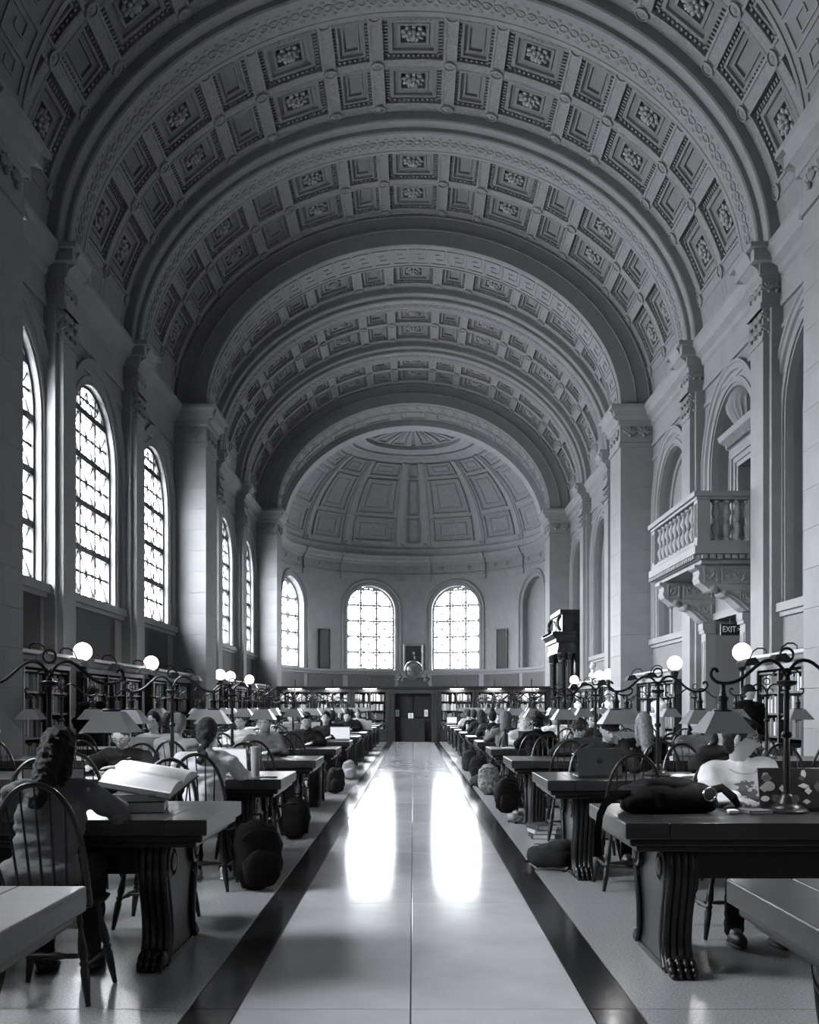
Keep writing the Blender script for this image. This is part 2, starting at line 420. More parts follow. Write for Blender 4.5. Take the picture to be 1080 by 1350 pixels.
# ------------------------------------------------------------------ side walls
HW = 1.36; ZSILL = 3.42; ZSP = 6.16
ARCHI = [(-0.005, 0.14), (-0.005, 0.02), (0.06, 0.02), (0.06, -0.03), (0.16, -0.03), (0.17, -0.005), (0.28, -0.005), (0.30, -0.055), (0.40, -0.055), (0.42, -0.09), (0.47, -0.09), (0.47, 0.0)]
ENT = [(0.02, 8.03), (-0.05, 8.03), (-0.05, 8.12), (-0.02, 8.16), (-0.02, 8.56), (-0.07, 8.60), (-0.09, 8.70), (-0.20, 8.78), (-0.24, 8.90), (-0.29, 8.97), (-0.29, 9.05), (0.02, 9.05)]
def ent_off(o, g=0): return [((d if i in (0, len(ENT) - 1) else d - o), z) for i, (d, z) in enumerate(ENT)]
walls = {}
for side, mp in (('left', mapL), ('right', mapR)):
    w = MB()
    patch(w, mp, -6, -1.07, 0, ZS, 0)
    for si, A in enumerate(ARCHES[:3]):
        B = [(A, A + 4.835, A + (TA + 4.52) / 2), (A + 4.835, A + 9.335, A + 7.085), (A + 9.335, A + 13.51, A + 11.575)]
        for bi, (u0, u1, uc) in enumerate(B):
            if si == 0 and (side == 'right' or bi != 1): patch(w, mp, u0, u1, 0, ZS, 0)  # unseen near windows walled up to keep light off camera-facing arches
            elif side == 'left': wall_open(w, mp, u0, u1, 0, ZS, uc, HW, ZSILL, ZSP, 0.22)
            elif si == 1 and bi == 1: patch(w, mp, u0, u1, 0, 4.2, 0) if False else wall_open(w, mp, u0, u1, 4.2, ZS, uc, HW, 4.22, ZSP, 0.34, back=False)
            else: wall_open(w, mp, u0, u1, 0, ZS, uc, HW, 3.10, ZSP, 0.30, back=True)
    patch(w, mp, 39.4, 40.9, 0, ZS, 0)
    # ledge that closes the wall against the vault
    w.quad(mp(-6, ZS, 0), mp(41, ZS, 0), mp(41, ZS, 0.7), mp(-6, ZS, 0.7))
    o = w.build('wall_' + side, STONE); walls[side] = o
    tag(o, 'sandstone wall with tall arched windows' if side == 'left' else 'sandstone wall with blind arches opposite the windows', 'wall', kind='structure')

def pier_block(cache={}):
    if not cache:
        b = MB(); b.bbox((0, 0, 0), (0.86, TA, 0.535), 0.006); cache['A'] = b.mesh('stone_block', STONE2)
        b = MB(); b.bbox((0, 0, 0), (0.86, TA / 2 - 0.002, 0.535), 0.006); cache['B'] = b.mesh('stone_block', STONE2)
    return cache
leaf_b = MB()
for k in range(5):
    a = (k - 2) * 0.5; leaf_b.ball((0.09 * sin(a), -0.01, 0.09 * cos(a) - 0.02), (0.025, 0.02, 0.06), 6, 4, RY(a))
leaf_b.ball((0, -0.015, -0.03), 0.035, 8, 5)
leaf_me = leaf_b.mesh('carved_leaf', STONE2, True)
def leaves(parent, mp, us, z, d, face):
    for u in us:
        p = mp(u, z, d)
        if face == 'front': M = T4(*p)
        else: M = T4(*p) @ RZ4(pi / 2 if p.x < 0 else -pi / 2)
        place('carved_leaf', leaf_me, parent, M=M)
for side, mp in (('left', mapL), ('right', mapR)):
    W = walls[side]; sg = -1 if side == 'left' else 1
    for A in ARCHES[1:]:
        b = MB(); box_u(b, mp, A + 0.01, A + TA - 0.01, 0, 8.04, -0.825, 0.05); pr = b.build('pier', STONE, W)
        bl = pier_block()
        for k in range(15):
            z = 0.2685 + k * 0.5366
            if k % 2 == 0: place('stone_block', bl['A'], pr, (sg * (WX - 0.41), A + TA / 2, z))
            else:
                for q in (0, 1): place('stone_block', bl['B'], pr, (sg * (WX - 0.41), A + TA * (0.25 + 0.5 * q), z))
        b = MB(); 
        ext_u(b, mp, ent_off(0.83), A, A + TA)
        # return of the mouldings on the face towards the aisle's near end and the far end
        for (uf, sgn) in ((A, -1), (A + TA, 1)):
            vs = []; fs = []; prof = [(-0.0 if i in (0, len(ENT) - 1) else -d, z) for i, (d, z) in enumerate(ENT)]
            for j, x in enumerate((-0.83, 0.0)):
                for (e, z) in prof:
                    dd = x - e if j == 0 else x
                    vs.append(mp(uf + sgn * e, z, dd))
            k = len(prof); fs = [(i, i + 1, k + i + 1, k + i) for i in range(k - 1)] + [tuple(range(k)), tuple(range(k, 2 * k))]
            b.add(vs, fs)
        # fill the corners of the projecting cornice
        box_u(b, mp, A - 0.296, A + TA + 0.296, 8.972, 9.056, -0.83 - 0.293, 0.0)
        box_u(b, mp, A - 0.206, A + TA + 0.206, 8.783, 8.975, -0.83 - 0.203, 0.0)
        box_u(b, mp, A - 0.096, A + TA + 0.096, 8.602, 8.785, -0.83 - 0.083, 0.0)
        cp = b.build('pier_capital', STONE2, pr)
        for xx in (0.24, 0.6): place('carved_leaf', leaf_me, pr, M=T4(*mp(A - 0.03, 8.36, -xx)) @ Matrix.Diagonal((1.5, 1.5, 1.5, 1)))
        for uu in (0.3, 0.675, 1.05): place('carved_leaf', leaf_me, pr, M=T4(*mp(A + uu, 8.36, -0.86)) @ RZ4(sg * -pi / 2) @ Matrix.Diagonal((1.5, 1.5, 1.5, 1)))
    for si, A in enumerate(ARCHES[1:3]):
        for off in (4.52, 9.02):
            u0 = A + off
            b = MB(); box_u(b, mp, u0, u0 + 0.63, 0, 8.03, -0.29, 0.02); box_u(b, mp, u0 - 0.12, u0 + 0.75, 0, 8.03, -0.19, 0.02)
            box_u(b, mp, u0 - 0.05, u0 + 0.68, 0, 0.35, -0.34, 0.0)
            p = b.build('pilaster', STONE2, W)
            b = MB(); ext_u(b, mp, ent_off(0.29), u0 - 0.0, u0 + 0.63)
            box_u(b, mp, u0 - 0.26, u0 + 0.89, 8.972, 9.056, -0.583, 0.0); box_u(b, mp, u0 - 0.18, u0 + 0.81, 8.783, 8.975, -0.503, 0.0); box_u(b, mp, u0 - 0.06, u0 + 0.69, 8.602, 8.785, -0.363, 0.0)
            box_u(b, mp, u0 - 0.05, u0 + 0.68, 8.03, 8.12, -0.35, 0.0)
            box_u(b, mp, u0 - 0.02, u0 + 0.65, 7.50, 7.56, -0.31, 0.0)
            b.build('capital', STONE2, p)
            for uu in (0.1, 0.315, 0.53):
                for zz in (7.68, 7.88, 8.36): place('carved_leaf', leaf_me, p, M=T4(*mp(u0 + uu, zz, -0.31)) @ RZ4(sg * -pi / 2))
            for xx in (0.07, 0.2):
                for zz in (7.68, 7.88, 8.36): place('carved_leaf', leaf_me, p, M=T4(*mp(u0 - 0.015, zz, -xx)))
        # entablature between the pilasters, arch mouldings, sill and dado of every bay
        bays = [(A + TA, A + 4.4, A + (TA + 4.52) / 2), (A + 5.27, A + 8.9, A + 7.085), (A + 9.77, A + 13.51, A + 11.575)]
        for bi, (u0, u1, uc) in enumerate(bays):
            b = MB(); ext_u(b, mp, ENT, u0, u1); box_u(b, mp, u0, u1, 7.66, 7.74, -0.03, 0.0); b.build('entablature', STONE2, W)
            balc = (side == 'right' and si == 0 and bi == 1)
            zb = 4.22 if balc else (ZSILL - 0.0 if side == 'left' else 3.10)
            b = MB(); arch_sweep(b, mp, arch_path(uc, HW, zb, ZSP, 28), ARCHI); b.build('archivolt', STONE2, W, True)
            if not balc:
                b = MB(); box_u(b, mp, u0, u1, zb - 0.16, zb - 0.02, -0.12, 0.0); box_u(b, mp, u0, u1, zb - 0.24, zb - 0.16, -0.06, 0.0); b.build('sill', STONE2, W)
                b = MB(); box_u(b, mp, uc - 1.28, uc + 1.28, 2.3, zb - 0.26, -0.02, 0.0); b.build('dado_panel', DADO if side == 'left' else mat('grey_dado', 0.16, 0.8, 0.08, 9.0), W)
                if side == 'right':   # inner moulding of the blind arch
                    b = MB(); arch_sweep(b, mp, arch_path(uc, HW - 0.22, zb, ZSP, 28), [(0.10, 0.30), (0.10, 0.24), (0.03, 0.22), (0.0, 0.26), (0.0, 0.30)]); b.build('inner_moulding', STONE2, W, True)
# windows of the left wall
for si, A in enumerate(ARCHES[:3]):
    for bi, uc in enumerate((A + (TA + 4.52) / 2, A + 7.085, A + 11.575)):
        if si == 0 and bi != 1: continue
        make_window(mapL, uc, HW, ZSILL, ZSP, 0.16, 'tall arched window with dark iron lattice in the long sandstone wall', (1, 0, 0), True)
mb = MB(); mb.quad((-8, -6, -0.2), (8, -6, -0.2), (8, -6, 16), (-8, -6, 16)); o = mb.build('wall_back', STONE); tag(o, 'plain stone wall closing the hall', 'wall', kind='structure')

# ------------------------------------------------------------------ apse
SEG = 1.0
def uA(deg): return RA * radians(deg)
w = MB(); AH = 1.27; AS = 3.25; ASP = 6.22
edges = [-90, -47.5, 0, 47.5, 90]
for i, th in enumerate((-73, -21, 21, 73)):
    wall_open(w, mapA, uA(edges[i]), uA(edges[i + 1]), 0, ZS + 0.02, uA(th), AH, AS, ASP, 0.42 if i < 3 else 0.3, 5, back=(i == 3))
for sg in (-1, 1):
    mps = lambda u, z, d, sg=sg: Vector((sg * (RA + d), u, z))
    patch(w, mps, 40.7, YC, 0, ZS + 0.02, 0)
wall_apse = w.build('wall_apse', APSE); tag(wall_apse, 'curved sandstone apse wall with two bright arched windows', 'wall', kind='structure')
for i, th in enumerate((-73, -21, 21, 73)):
    b = MB(); arch_sweep(b, mapA, arch_path(uA(th), AH, AS, ASP, 28), [(-0.005, 0.2), (-0.005, 0.0), (0.05, -0.02), (0.14, -0.03), (0.15, 0.0), (0.22, -0.01), (0.24, -0.06), (0.33, -0.06), (0.36, 0.0)]); b.build('archivolt', STONE2, wall_apse, True)
    if i < 3:
        n = Vector((-sin(radians(th)), -cos(radians(th)), 0))
        make_window(mapA, uA(th), AH - 0.03, AS + 0.02, ASP, 0.36, 'arched apse window of square rounded panes with bright daylight' if i > 0 else 'arched window at the side of the apse half hidden by the pier', n, False)
b = MB()
for sg in (-1, 1):
    mps = lambda u, z, d, sg=sg: Vector((sg * (RA + d), u, z)); ext_u(b, mps, ENT, 40.7, YC)
ext_u(b, mapA, ENT, uA(-90), uA(90), 48)
for th in (-59.5, -34.5, -6, 6, 34.5, 59.5):
    ext_u(b, mapA, ent_off(0.07), uA(th - 2.6), uA(th + 2.6), 2); box_u(b, mapA, uA(th - 2.6), uA(th + 2.6), 7.75, 8.03, -0.05, 0.0, 2)
b.build('entablature', STONE2, wall_apse)
for k, th in enumerate((-80, -66, -50, -43, -28, -14, 0, 14, 28, 43, 50, 66, 80)):
    p = mapA(uA(th), 8.36, -0.04); place('carved_leaf', leaf_me, wall_apse, M=T4(*p) @ RZ4(-radians(th)))
b = MB(); ext_u(b, mapA, [(0, 3.02), (-0.06, 3.02), (-0.06, 3.1), (-0.1, 3.14), (-0.1, 3.23), (0, 3.23)], uA(-90), uA(90), 40); b.build('sill', STONE2, wall_apse)
for a0, a1 in ((-88, -61), (-58, -36), (-33, -9), (9, 33), (36, 58), (61, 88)):
    b = MB(); box_u(b, mapA, uA(a0), uA(a1), 2.0, 2.98, -0.03, 0.0, 6); b.build('dado_panel', mat('grey_dado_panel', 0.085, 0.8, 0.1, 9.0), wall_apse)

# ------------------------------------------------------------------ ceiling: barrel vault with coffers, arches, half dome
def ell(th, ph, d): t, p = radians(th), radians(ph); return Vector(((RA + d) * cos(p) * sin(t), YC + (RA + d) * cos(p) * cos(t), ZS + (BVAULT + d) * sin(p)))
AA = Arc(RA, BVAULT, ZS, 2.0)
mb = MB(); arc_sweep(mb, VA, [(-6.2, 0.5), (40.6, 0.5)]); arc_sweep(mb, AA, [(40.6, 0.0), (YC, 0.0)])
ceiling = mb.build('ceiling', PLASTER, None, True, ang=30); tag(ceiling, 'coffered plaster barrel vault ending in a panelled half dome', 'ceiling', kind='structure')
mb = MB(); NT, NP = 60, 22
vs = [ell(-90 + 180 * i / NT, 90 * j / NP, 0) for j in range(NP + 1) for i in range(NT + 1)]
mb.add(vs, [(j * (NT + 1) + i, j * (NT + 1) + i + 1, (j + 1) * (NT + 1) + i + 1, (j + 1) * (NT + 1) + i) for j in range(NP) for i in range(NT)])
mb.build('half_dome', DOMEP, ceiling, True, ang=30)

RW = 0.27; CW, CN = 1.43, 0.94; CR = 1.16
seq = []; q = (VA.L - (7 * CW + 6 * CN)) / 2; Q0 = q; ribs_q = [q]
for k in range(13):
    wdt = CW if k % 2 == 0 else CN; seq.append((q + wdt / 2, wdt - RW, k % 2 == 0)); q += wdt; ribs_q.append(q)
def coffer_mesh(wd, ln, wide):
    b = MB(); f = lambda a, c, d: Vector((a, c, d)); rect = (-wd / 2 - 0.01, wd / 2 + 0.01, -ln / 2 - 0.01, ln / 2 + 0.01)
    s = 1.0 if wide else 0.62
    lv = [(0, .0), (0, .10), (.11, .10), (.11, .055), (.13, .05), (.19, .05), (.20, .10), (.28, .13), (.29, .10), (.345, .10), (.345, .22 if wide else .15)]
    L = [(i * s, i * (1.0 if wide else 0.75), d) for i, d in lv]; stepped(b, f, rect, L)
    # dentils all round the outer step
    i = 0.075 * s; j = 0.075 * (1 if wide else .75); hw, hl = wd / 2 - i + 0.02, ln / 2 - j + 0.02
    nx = max(4, int(2 * hw / 0.095)); ny = max(4, int(2 * hl / 0.095))
    for k in range(nx):
        x = -hw + 2 * hw * (k + .5) / nx
        for y in (-hl, hl): b.box((x, y, .07), (.045, .06, .075))
    for k in range(ny):
        y = -hl + 2 * hl * (k + .5) / ny
        for x in (-hw, hw): b.box((x, y, .07), (.06 * s + .015, .045, .075))
    return b.mesh('coffer', PANELP)
MW = coffer_mesh(CW - RW, CR, True); MN = coffer_mesh(CN - RW, CR, False)
b = MB()
for n, rr, sc, tz in ((9, .17, .085, .14), (8, .10, .07, .09), (5, .05, .045, .05)):
    for k in range(n):
        a = 2 * pi * k / n + n; b.ball((rr * cos(a), rr * sin(a), tz), (sc, sc * .62, .045), 7, 5, RZ(a) @ RY(0.5))
b.ball((0, 0, .06), .06, 8, 5); b.lathe([(.12, .22), (.10, .12), (0.02, .08)], n=10)
ROS = b.mesh('rosette', ROSE, True, 60)
b = MB(); b.lathe([(.135, .03), (.135, -.03), (.105, -.035), (.10, -.01), (.05, -.015), (.03, -.035), (0, -.04)], n=12); BOSS = b.mesh('boss', PLASTER, True)
crown_n = 0
for A in ARCHES[1:3]:
    starts = [(A + TA - 0.06, A + 4.52), (A + 4.52 + 1.22, A + 9.02), (A + 9.02 + 1.22, A + 13.51)]
    for bi, (y0, y1) in enumerate(starts):
        if bi == 0: y1 = A + 4.52
        yr = [y1 - 2 * CR - 2.5 * RW, y1 - CR - 1.5 * RW, y1 - RW * 0.5]      # centres of the cross ribs
        for yc in yr:
            b = MB(); arc_sweep(b, VA, [(yc - RW / 2, .14), (yc - RW / 2, 0.012), (yc - RW / 2 + .03, 0.0), (yc - RW / 2 + .05, .018), (yc + RW / 2 - .05, .018), (yc + RW / 2 - .03, 0.0), (yc + RW / 2, 0.012), (yc + RW / 2, .14)]); b.build('cross_rib', CARVED, ceiling)
        if y0 < yr[0] - RW / 2:
            b = MB(); arc_sweep(b, VA, [(y0 - .1, .02), (yr[0] - RW / 2 + .01, .02)]); b.build('vault_band', PLASTER, ceiling)
        for q in ribs_q:
            b = MB()
            for (h0, h1, dd) in ((-RW / 2, -RW / 2 + .05, 0.0), (RW / 2 - .05, RW / 2, 0.0), (-RW / 2 + .05, RW / 2 - .05, .02)):
                vs = [VA.p3(q + h, y, d) for h in (h0, h1) for y in (yr[0], yr[2]) for d in (dd, .14)]
                b.add(vs, [(0, 4, 6, 2), (0, 2, 3, 1), (4, 5, 7, 6)])
            b.build('long_rib', CARVED, ceiling)
            for yc in yr: place('boss', BOSS, ceiling, M=VA.frame(q, yc, 0.0))
        for (y, r) in (((yr[0] + yr[1]) / 2, 0), ((yr[1] + yr[2]) / 2, 1)):
            for (qc, wd, wide) in seq:
                c = place('coffer', MW if wide else MN, ceiling, M=VA.frame(qc, y, 0.012))
                if wide: place('rosette', ROS, c)
        # plain foot of the vault on both sides, with carved base strip
        for (qa, qb) in ((0, ribs_q[0] - RW / 2), (ribs_q[-1] + RW / 2, VA.L)):
            b = MB(); arc_sweep(b, VA, [(y0 - .1, .10), (y0 - .1, 0.01), (y1 + .05, 0.01), (y1 + .05, .10)], qa, qb, 6); b.build('vault_foot', PLASTER, ceiling)
    for yp in (A + 4.52, A + 9.02):
        b = MB(); arc_sweep(b, VA, [(yp, .2), (yp, -.16), (yp + .02, -.19), (yp + .07, -.19), (yp + .08, -.17), (yp + .30, -.17), (yp + .30, -.25), (yp + .33, -.28), (yp + .40, -.28), (yp + .41, -.265), (yp + 1.02, -.265), (yp + 1.03, -.28), (yp + 1.12, -.28), (yp + 1.16, -.22), (yp + 1.22, 0.0), (yp + 1.22, .2)], n=90)
        r = b.build('vault_rib', PLASTER, ceiling)
        b = MB(); N = 84
        for k in range(N):
            q = VA.L * (k + .5) / N; M = VA.frame(q, yp + .715, -.265)
            b.lathe([(.095, .0), (.095, -.016), (.07, -.02), (.065, -.004), (.035, -.006), (.022, -.018), (0, -.018)], M.to_translation(), 8, M.to_3x3())
            for sy in (-1, 1):
                M2 = VA.frame(q + VA.L / N / 2, yp + .715 + sy * .16, -.265); b.ball(M2.to_translation(), (.05, .05, .018), 6, 4, M2.to_3x3())
        tag(b.build('guilloche_ornament', CARVED, r, True, ang=50), kind='stuff')
# big transverse arches
def ring_strip(b, y, f0, f1, n=90):
    vs = []; fs = []
    for i in range(n + 1):
        p = IA.p3(IA.L * i / n, y); o_ = VA.p3(VA.L * i / n, y, .5)
        vs += [p.lerp(o_, f0), p.lerp(o_, f1)]
    for i in range(n): fs.append((2 * i, 2 * i + 1, 2 * i + 3, 2 * i + 2))
    b.add(vs, fs)
ARCHM = mat('arch_plaster', 0.17, 0.75, 0.08, 3.0, 0.08, 20)
def greek_key(b, arc, y0, y1, d):
    N = 30; L = arc.L; cell = L / N; hy = (y1 - y0)
    def bar(qa, qb, ya, yb):
        n = max(1, int((qb - qa) / .3)); vs = []
        for i in range(n):
            a = qa + (qb - qa) * i / n; c = qa + (qb - qa) * (i + 1) / n
            v = [arc.p3(q, y, e) for q in (a, c) for y in (ya, yb) for e in (d, 0.0)]
            b.add(v, [(0, 4, 6, 2), (0, 1, 5, 4), (2, 6, 7, 3), (0, 2, 3, 1), (4, 5, 7, 6)])
    t = .035
    for k in range(N):
        q = cell * k; f = lambda x: q + cell * x; g = lambda v: y0 + hy * v
        for (xa, xb, va) in ((0, .8, .92), (.0, .62, .08), (.2, .62, .64), (.2, .42, .36), (.8, 1.0, .08)): bar(f(xa), f(xb), g(va) - t / 2, g(va) + t / 2)
        for (xa, v0, v1) in ((.8, .08, .92), (0.0, .08, .92) if False else (.02, .9, .92), (.62, .08, .64), (.2, .36, .64)): bar(f(xa) - t / 2, f(xa) + t / 2, g(v0), g(v1))
for A in ARCHES[1:]:
    b = MB(); arc_sweep(b, IA, [(A, 0), (A + .05, -.02), (A + .12, -.02), (A + .12, 0.0), (A + TA - .12, 0.0), (A + TA - .12, -.02), (A + TA - .05, -.02), (A + TA, 0)], n=90)
    ring_strip(b, A, 0, 1); ring_strip(b, A + TA, 0, 1)
    ar = b.build('transverse_arch', ARCHM, ceiling)
    b = MB()
    for f0 in (.30, .56):
        vs = []; fs = []; n = 90
        for i in range(n + 1):
            p = IA.p3(IA.L * i / n, A); o_ = VA.p3(VA.L * i / n, A, .5)
            for (ff, yy) in ((f0 - .012, 0), (f0 - .008, -.03), (f0 + .008, -.03), (f0 + .012, 0)):
                z = p.lerp(o_, ff); z.y += yy; vs.append(z)
        for i in range(n):
            for j in range(3): fs.append((4 * i + j, 4 * i + j + 1, 4 * i + 5 + j, 4 * i + 4 + j))
        b.add(vs, fs)
        for i in range(150):
            p = IA.p3(IA.L * (i + .5) / 150, A).lerp(VA.p3(VA.L * (i + .5) / 150, A, .5), f0 + .03); b.box((p.x, p.y - .01, p.z), (.045, .04, .045))
    b.build('bead_moulding', PLASTER, ar)
    b = MB(); greek_key(b, IA, A + .2, A + TA - .2, -.02); b.build('greek_key', PLASTER, ar)
# front rib and panels of the apse barrel
b = MB(); arc_sweep(b, AA, [(YC - 1.0, 0), (YC - 1.0, -.26), (YC - .1, -.26), (YC - .1, -.2), (YC, -.2), (YC, 0)], n=72); b.build('apse_rib', DOMEP, ceiling)
for k in range(11):
    q0 = AA.L * (k + .1) / 11; q1 = AA.L * (k + .9) / 11; b = MB()
    stepped(b, lambda a, c, d: AA.p3(a, c, d), (q0, q1, 41.1, 44.2), [(0, 0, 0), (0, 0, -.06), (.1, .1, -.06), (.14, .14, -.01), (.3, .3, -.01), (.32, .32, -.05)], (4, 2)); b.build('vault_panel', PLASTER, ceiling)
# half dome
def dome_panel(t0, t1, p0, p1, n=(5, 4), s=1.0):
    b = MB(); cw = max(.3, cos(radians((p0 + p1) / 2)))
    stepped(b, ell, (t0, t1, p0, p1), [(0, 0, 0), (0, 0, -.09), (.9 * s / cw, .9 * s, -.09), (1.3 * s / cw, 1.3 * s, -.015), (3.2 * s / cw, 3.0 * s, -.015), (3.4 * s / cw, 3.2 * s, -.05), (4.2 * s / cw, 3.9 * s, -.05), (4.4 * s / cw, 4.1 * s, -.02)], n)
    b.build('dome_panel', DOMEI, ceiling)
strips = [(-3, 3, .28), (9.6, 31, 1), (38, 56, .9), (63, 86, 1), (-31, -9.6, 1), (-56, -38, .9), (-86, -63, 1)]
for (t0, t1, s) in strips:
    dome_panel(t0, t1, 7.5, 21.5, s=s); dome_panel(t0, t1, 23.5, 44.5, s=s); dome_panel(t0, t1, 46.5, 55.5, s=min(s, .8)); dome_panel(t0, t1, 70, 86, s=min(s, .8))
for th in (-59.5, -34.5, -6, 6, 34.5, 59.5):
    b = MB(); n = 14
    for (w0, w1, dd) in ((-2.3, 2.3, -.06), (-1.3, 1.3, -.10)):
        for k in range(n):
            pa, pb = 5 + 51 * k / n, 5 + 51 * (k + 1) / n
            vs = [ell(t, p, d) for t in (th + w0, th + w1) for p in (pa, pb) for d in (dd, 0)]
            b.add(vs, [(0, 4, 6, 2), (0, 2, 3, 1), (4, 5, 7, 6), (0, 1, 5, 4), (2, 6, 7, 3)])
    b.ball(ell(th, 6, -.1), .1, 8, 5); b.build('dome_rib', DOMEP, ceiling)
    b = MB()
    for k in range(6):
        pa, pb = 70 + 16 * k / 6, 70 + 16 * (k + 1) / 6
        vs = [ell(t, p, d) for t in (th - 3, th + 3) for p in (pa, pb) for d in (-.06, 0)]; b.add(vs, [(0, 4, 6, 2), (0, 2, 3, 1), (4, 5, 7, 6)])
    b.build('dome_rib', DOMEP, ceiling)
b = MB(); ringp = [(57.5, 0), (57.5, -.08), (59, -.10), (60, -.05), (63, -.05), (63.5, -.12), (65.5, -.12), (66, -.18), (68, -.18), (68.5, 0)]
k = len(ringp); n = 48; vs = [ell(-90 + 180 * i / n, p, d) for i in range(n + 1) for (p, d) in ringp]
b.add(vs, [(i * k + j, i * k + j + 1, (i + 1) * k + j + 1, (i + 1) * k + j) for i in range(n) for j in range(k - 1)])
for i in range(90):
    p = ell(-89 + 178 * i / 89, 62, -.06); b.box(p, (.06, .06, .12))
b.build('dome_ring', DOMEP, ceiling)
b = MB(); ext_u(b, mapA, [(0, 9.04), (-.14, 9.04), (-.14, 9.36), (-.10, 9.42), (0.12, 9.46)], uA(-90), uA(90), 40); b.build('dome_base', DOMEP, ceiling)
# ================================================================== FIXTURES OF THE WALLS
# ------------------------------------------------------------------ doorway, balcony and upper door in the right wall
UB = ARCHES[1] + 7.085; WR = walls['right']
DARK = mat('interior_shade', 0.012, 0.8, 0.2, 4.0)  # near-black colour puts the shade inside openings into the surface
b = MB(); A0, A1 = ARCHES[1] + 4.835, ARCHES[1] + 9.335; DH = 1.08; DZ = 3.14
patch(b, mapR, A0, UB - DH, 0, 4.2, 0); patch(b, mapR, UB + DH, A1, 0, 4.2, 0); patch(b, mapR, UB - DH, UB + DH, DZ, 4.2, 0)
for u in (UB - DH, UB + DH): b.quad(mapR(u, 0, 0), mapR(u, DZ, 0), mapR(u, DZ, 0.7), mapR(u, 0, 0.7))
b.quad(mapR(UB - DH, DZ, 0), mapR(UB + DH, DZ, 0), mapR(UB + DH, DZ, 0.7), mapR(UB - DH, DZ, 0.7))
# back of the upper recess with the balcony door opening
UD = 0.62; UZ = 6.15; D2 = 0.34
patch(b, mapR, UB - HW - .05, UB - UD, 4.15, 7.6, D2); patch(b, mapR, UB + UD, UB + HW + .05, 4.15, 7.6, D2); patch(b, mapR, UB - UD, UB + UD, UZ, 7.6, D2)
for u in (UB - UD, UB + UD): b.quad(mapR(u, 4.15, D2), mapR(u, UZ, D2), mapR(u, UZ, 1.6), mapR(u, 4.15, 1.6))
b.quad(mapR(UB - UD, UZ, D2), mapR(UB + UD, UZ, D2), mapR(UB + UD, UZ, 1.6), mapR(UB - UD, UZ, 1.6)); b.quad(mapR(UB - UD, 4.2, D2), mapR(UB + UD, 4.2, D2), mapR(UB + UD, 4.2, 1.6), mapR(UB - UD, 4.2, 1.6))
b.build('door_bay', STONE, WR)
b = MB(); patch(b, mapR, UB - UD - .1, UB + UD + .1, 4.0, UZ + .1, 1.6); patch(b, mapR, UB - DH - .1, UB + DH + .1, 0, DZ + .1, 0.7); b.build('passage_shade_sheet', DARK, WR)  # black sheets stand in for the unlit space beyond both doorways
# upper door case
d1 = empty('door_1', mapR(UB, 4.23, D2)); tag(d1, 'dark upper doorway with moulded stone case behind the balcony', 'door', kind='structure'); off = -d1.location
def lR(u, z, d): return mapR(u, z, d) + off
b = MB(); 
for sg in (-1, 1):
    for (r0, r1, dd) in ((0, .09, -.03), (.09, .20, -.06), (.20, .27, -.10)):
        a, c = sorted((UB + sg * (UD + r0), UB + sg * (UD + r1))); box_u(b, lR, a, c, 4.24, UZ + r1, D2 + dd, D2)
for (r0, r1, dd) in ((0, .09, -.03), (.09, .20, -.06), (.20, .27, -.10)): box_u(b, lR, UB - UD - r0, UB + UD + r0, UZ + r0, UZ + r1, D2 + dd, D2)
b.build('door_case', STONE2, d1)
b = MB(); prof = [(D2, UZ + .27), (D2 - .06, UZ + .27), (D2 - .06, UZ + .42), (D2 - .12, UZ + .45), (D2 - .14, UZ + .52), (D2 - .26, UZ + .58), (D2 - .30, UZ + .68), (D2, UZ + .70)]
ext_u(b, lR, prof, UB - UD - .48, UB + UD + .48)
for k in range(20): box_u(b, lR, UB - 1.0 + k * .1, UB - .95 + k * .1, UZ + .43, UZ + .50, D2 - .17, D2 - .1)
b.build('cornice', STONE2, d1)
# fluted shell urn in the tympanum
b = MB(); n = 36; prof = [(0.02, 6.70), (.20, 6.76), (.38, 6.92), (.50, 7.10), (.53, 7.22), (.50, 7.30), (.46, 7.42), (.30, 7.56), (.05, 7.62)]
vs = []; fs = []
for (r, z) in prof:
    for i in range(n + 1):
        a = pi * i / n; rr = r * (1 + (.05 * cos(i * 2 * pi / 3) if z < 7.25 else 0)); vs.append(mapR(UB + rr * cos(a), z, D2 - rr * sin(a) * .8))
for j in range(len(prof) - 1):
    for i in range(n): fs.append((j * (n + 1) + i, j * (n + 1) + i + 1, (j + 1) * (n + 1) + i + 1, (j + 1) * (n + 1) + i))
b.add(vs, fs); b.build('shell_relief', STONE, WR, True, ang=50)
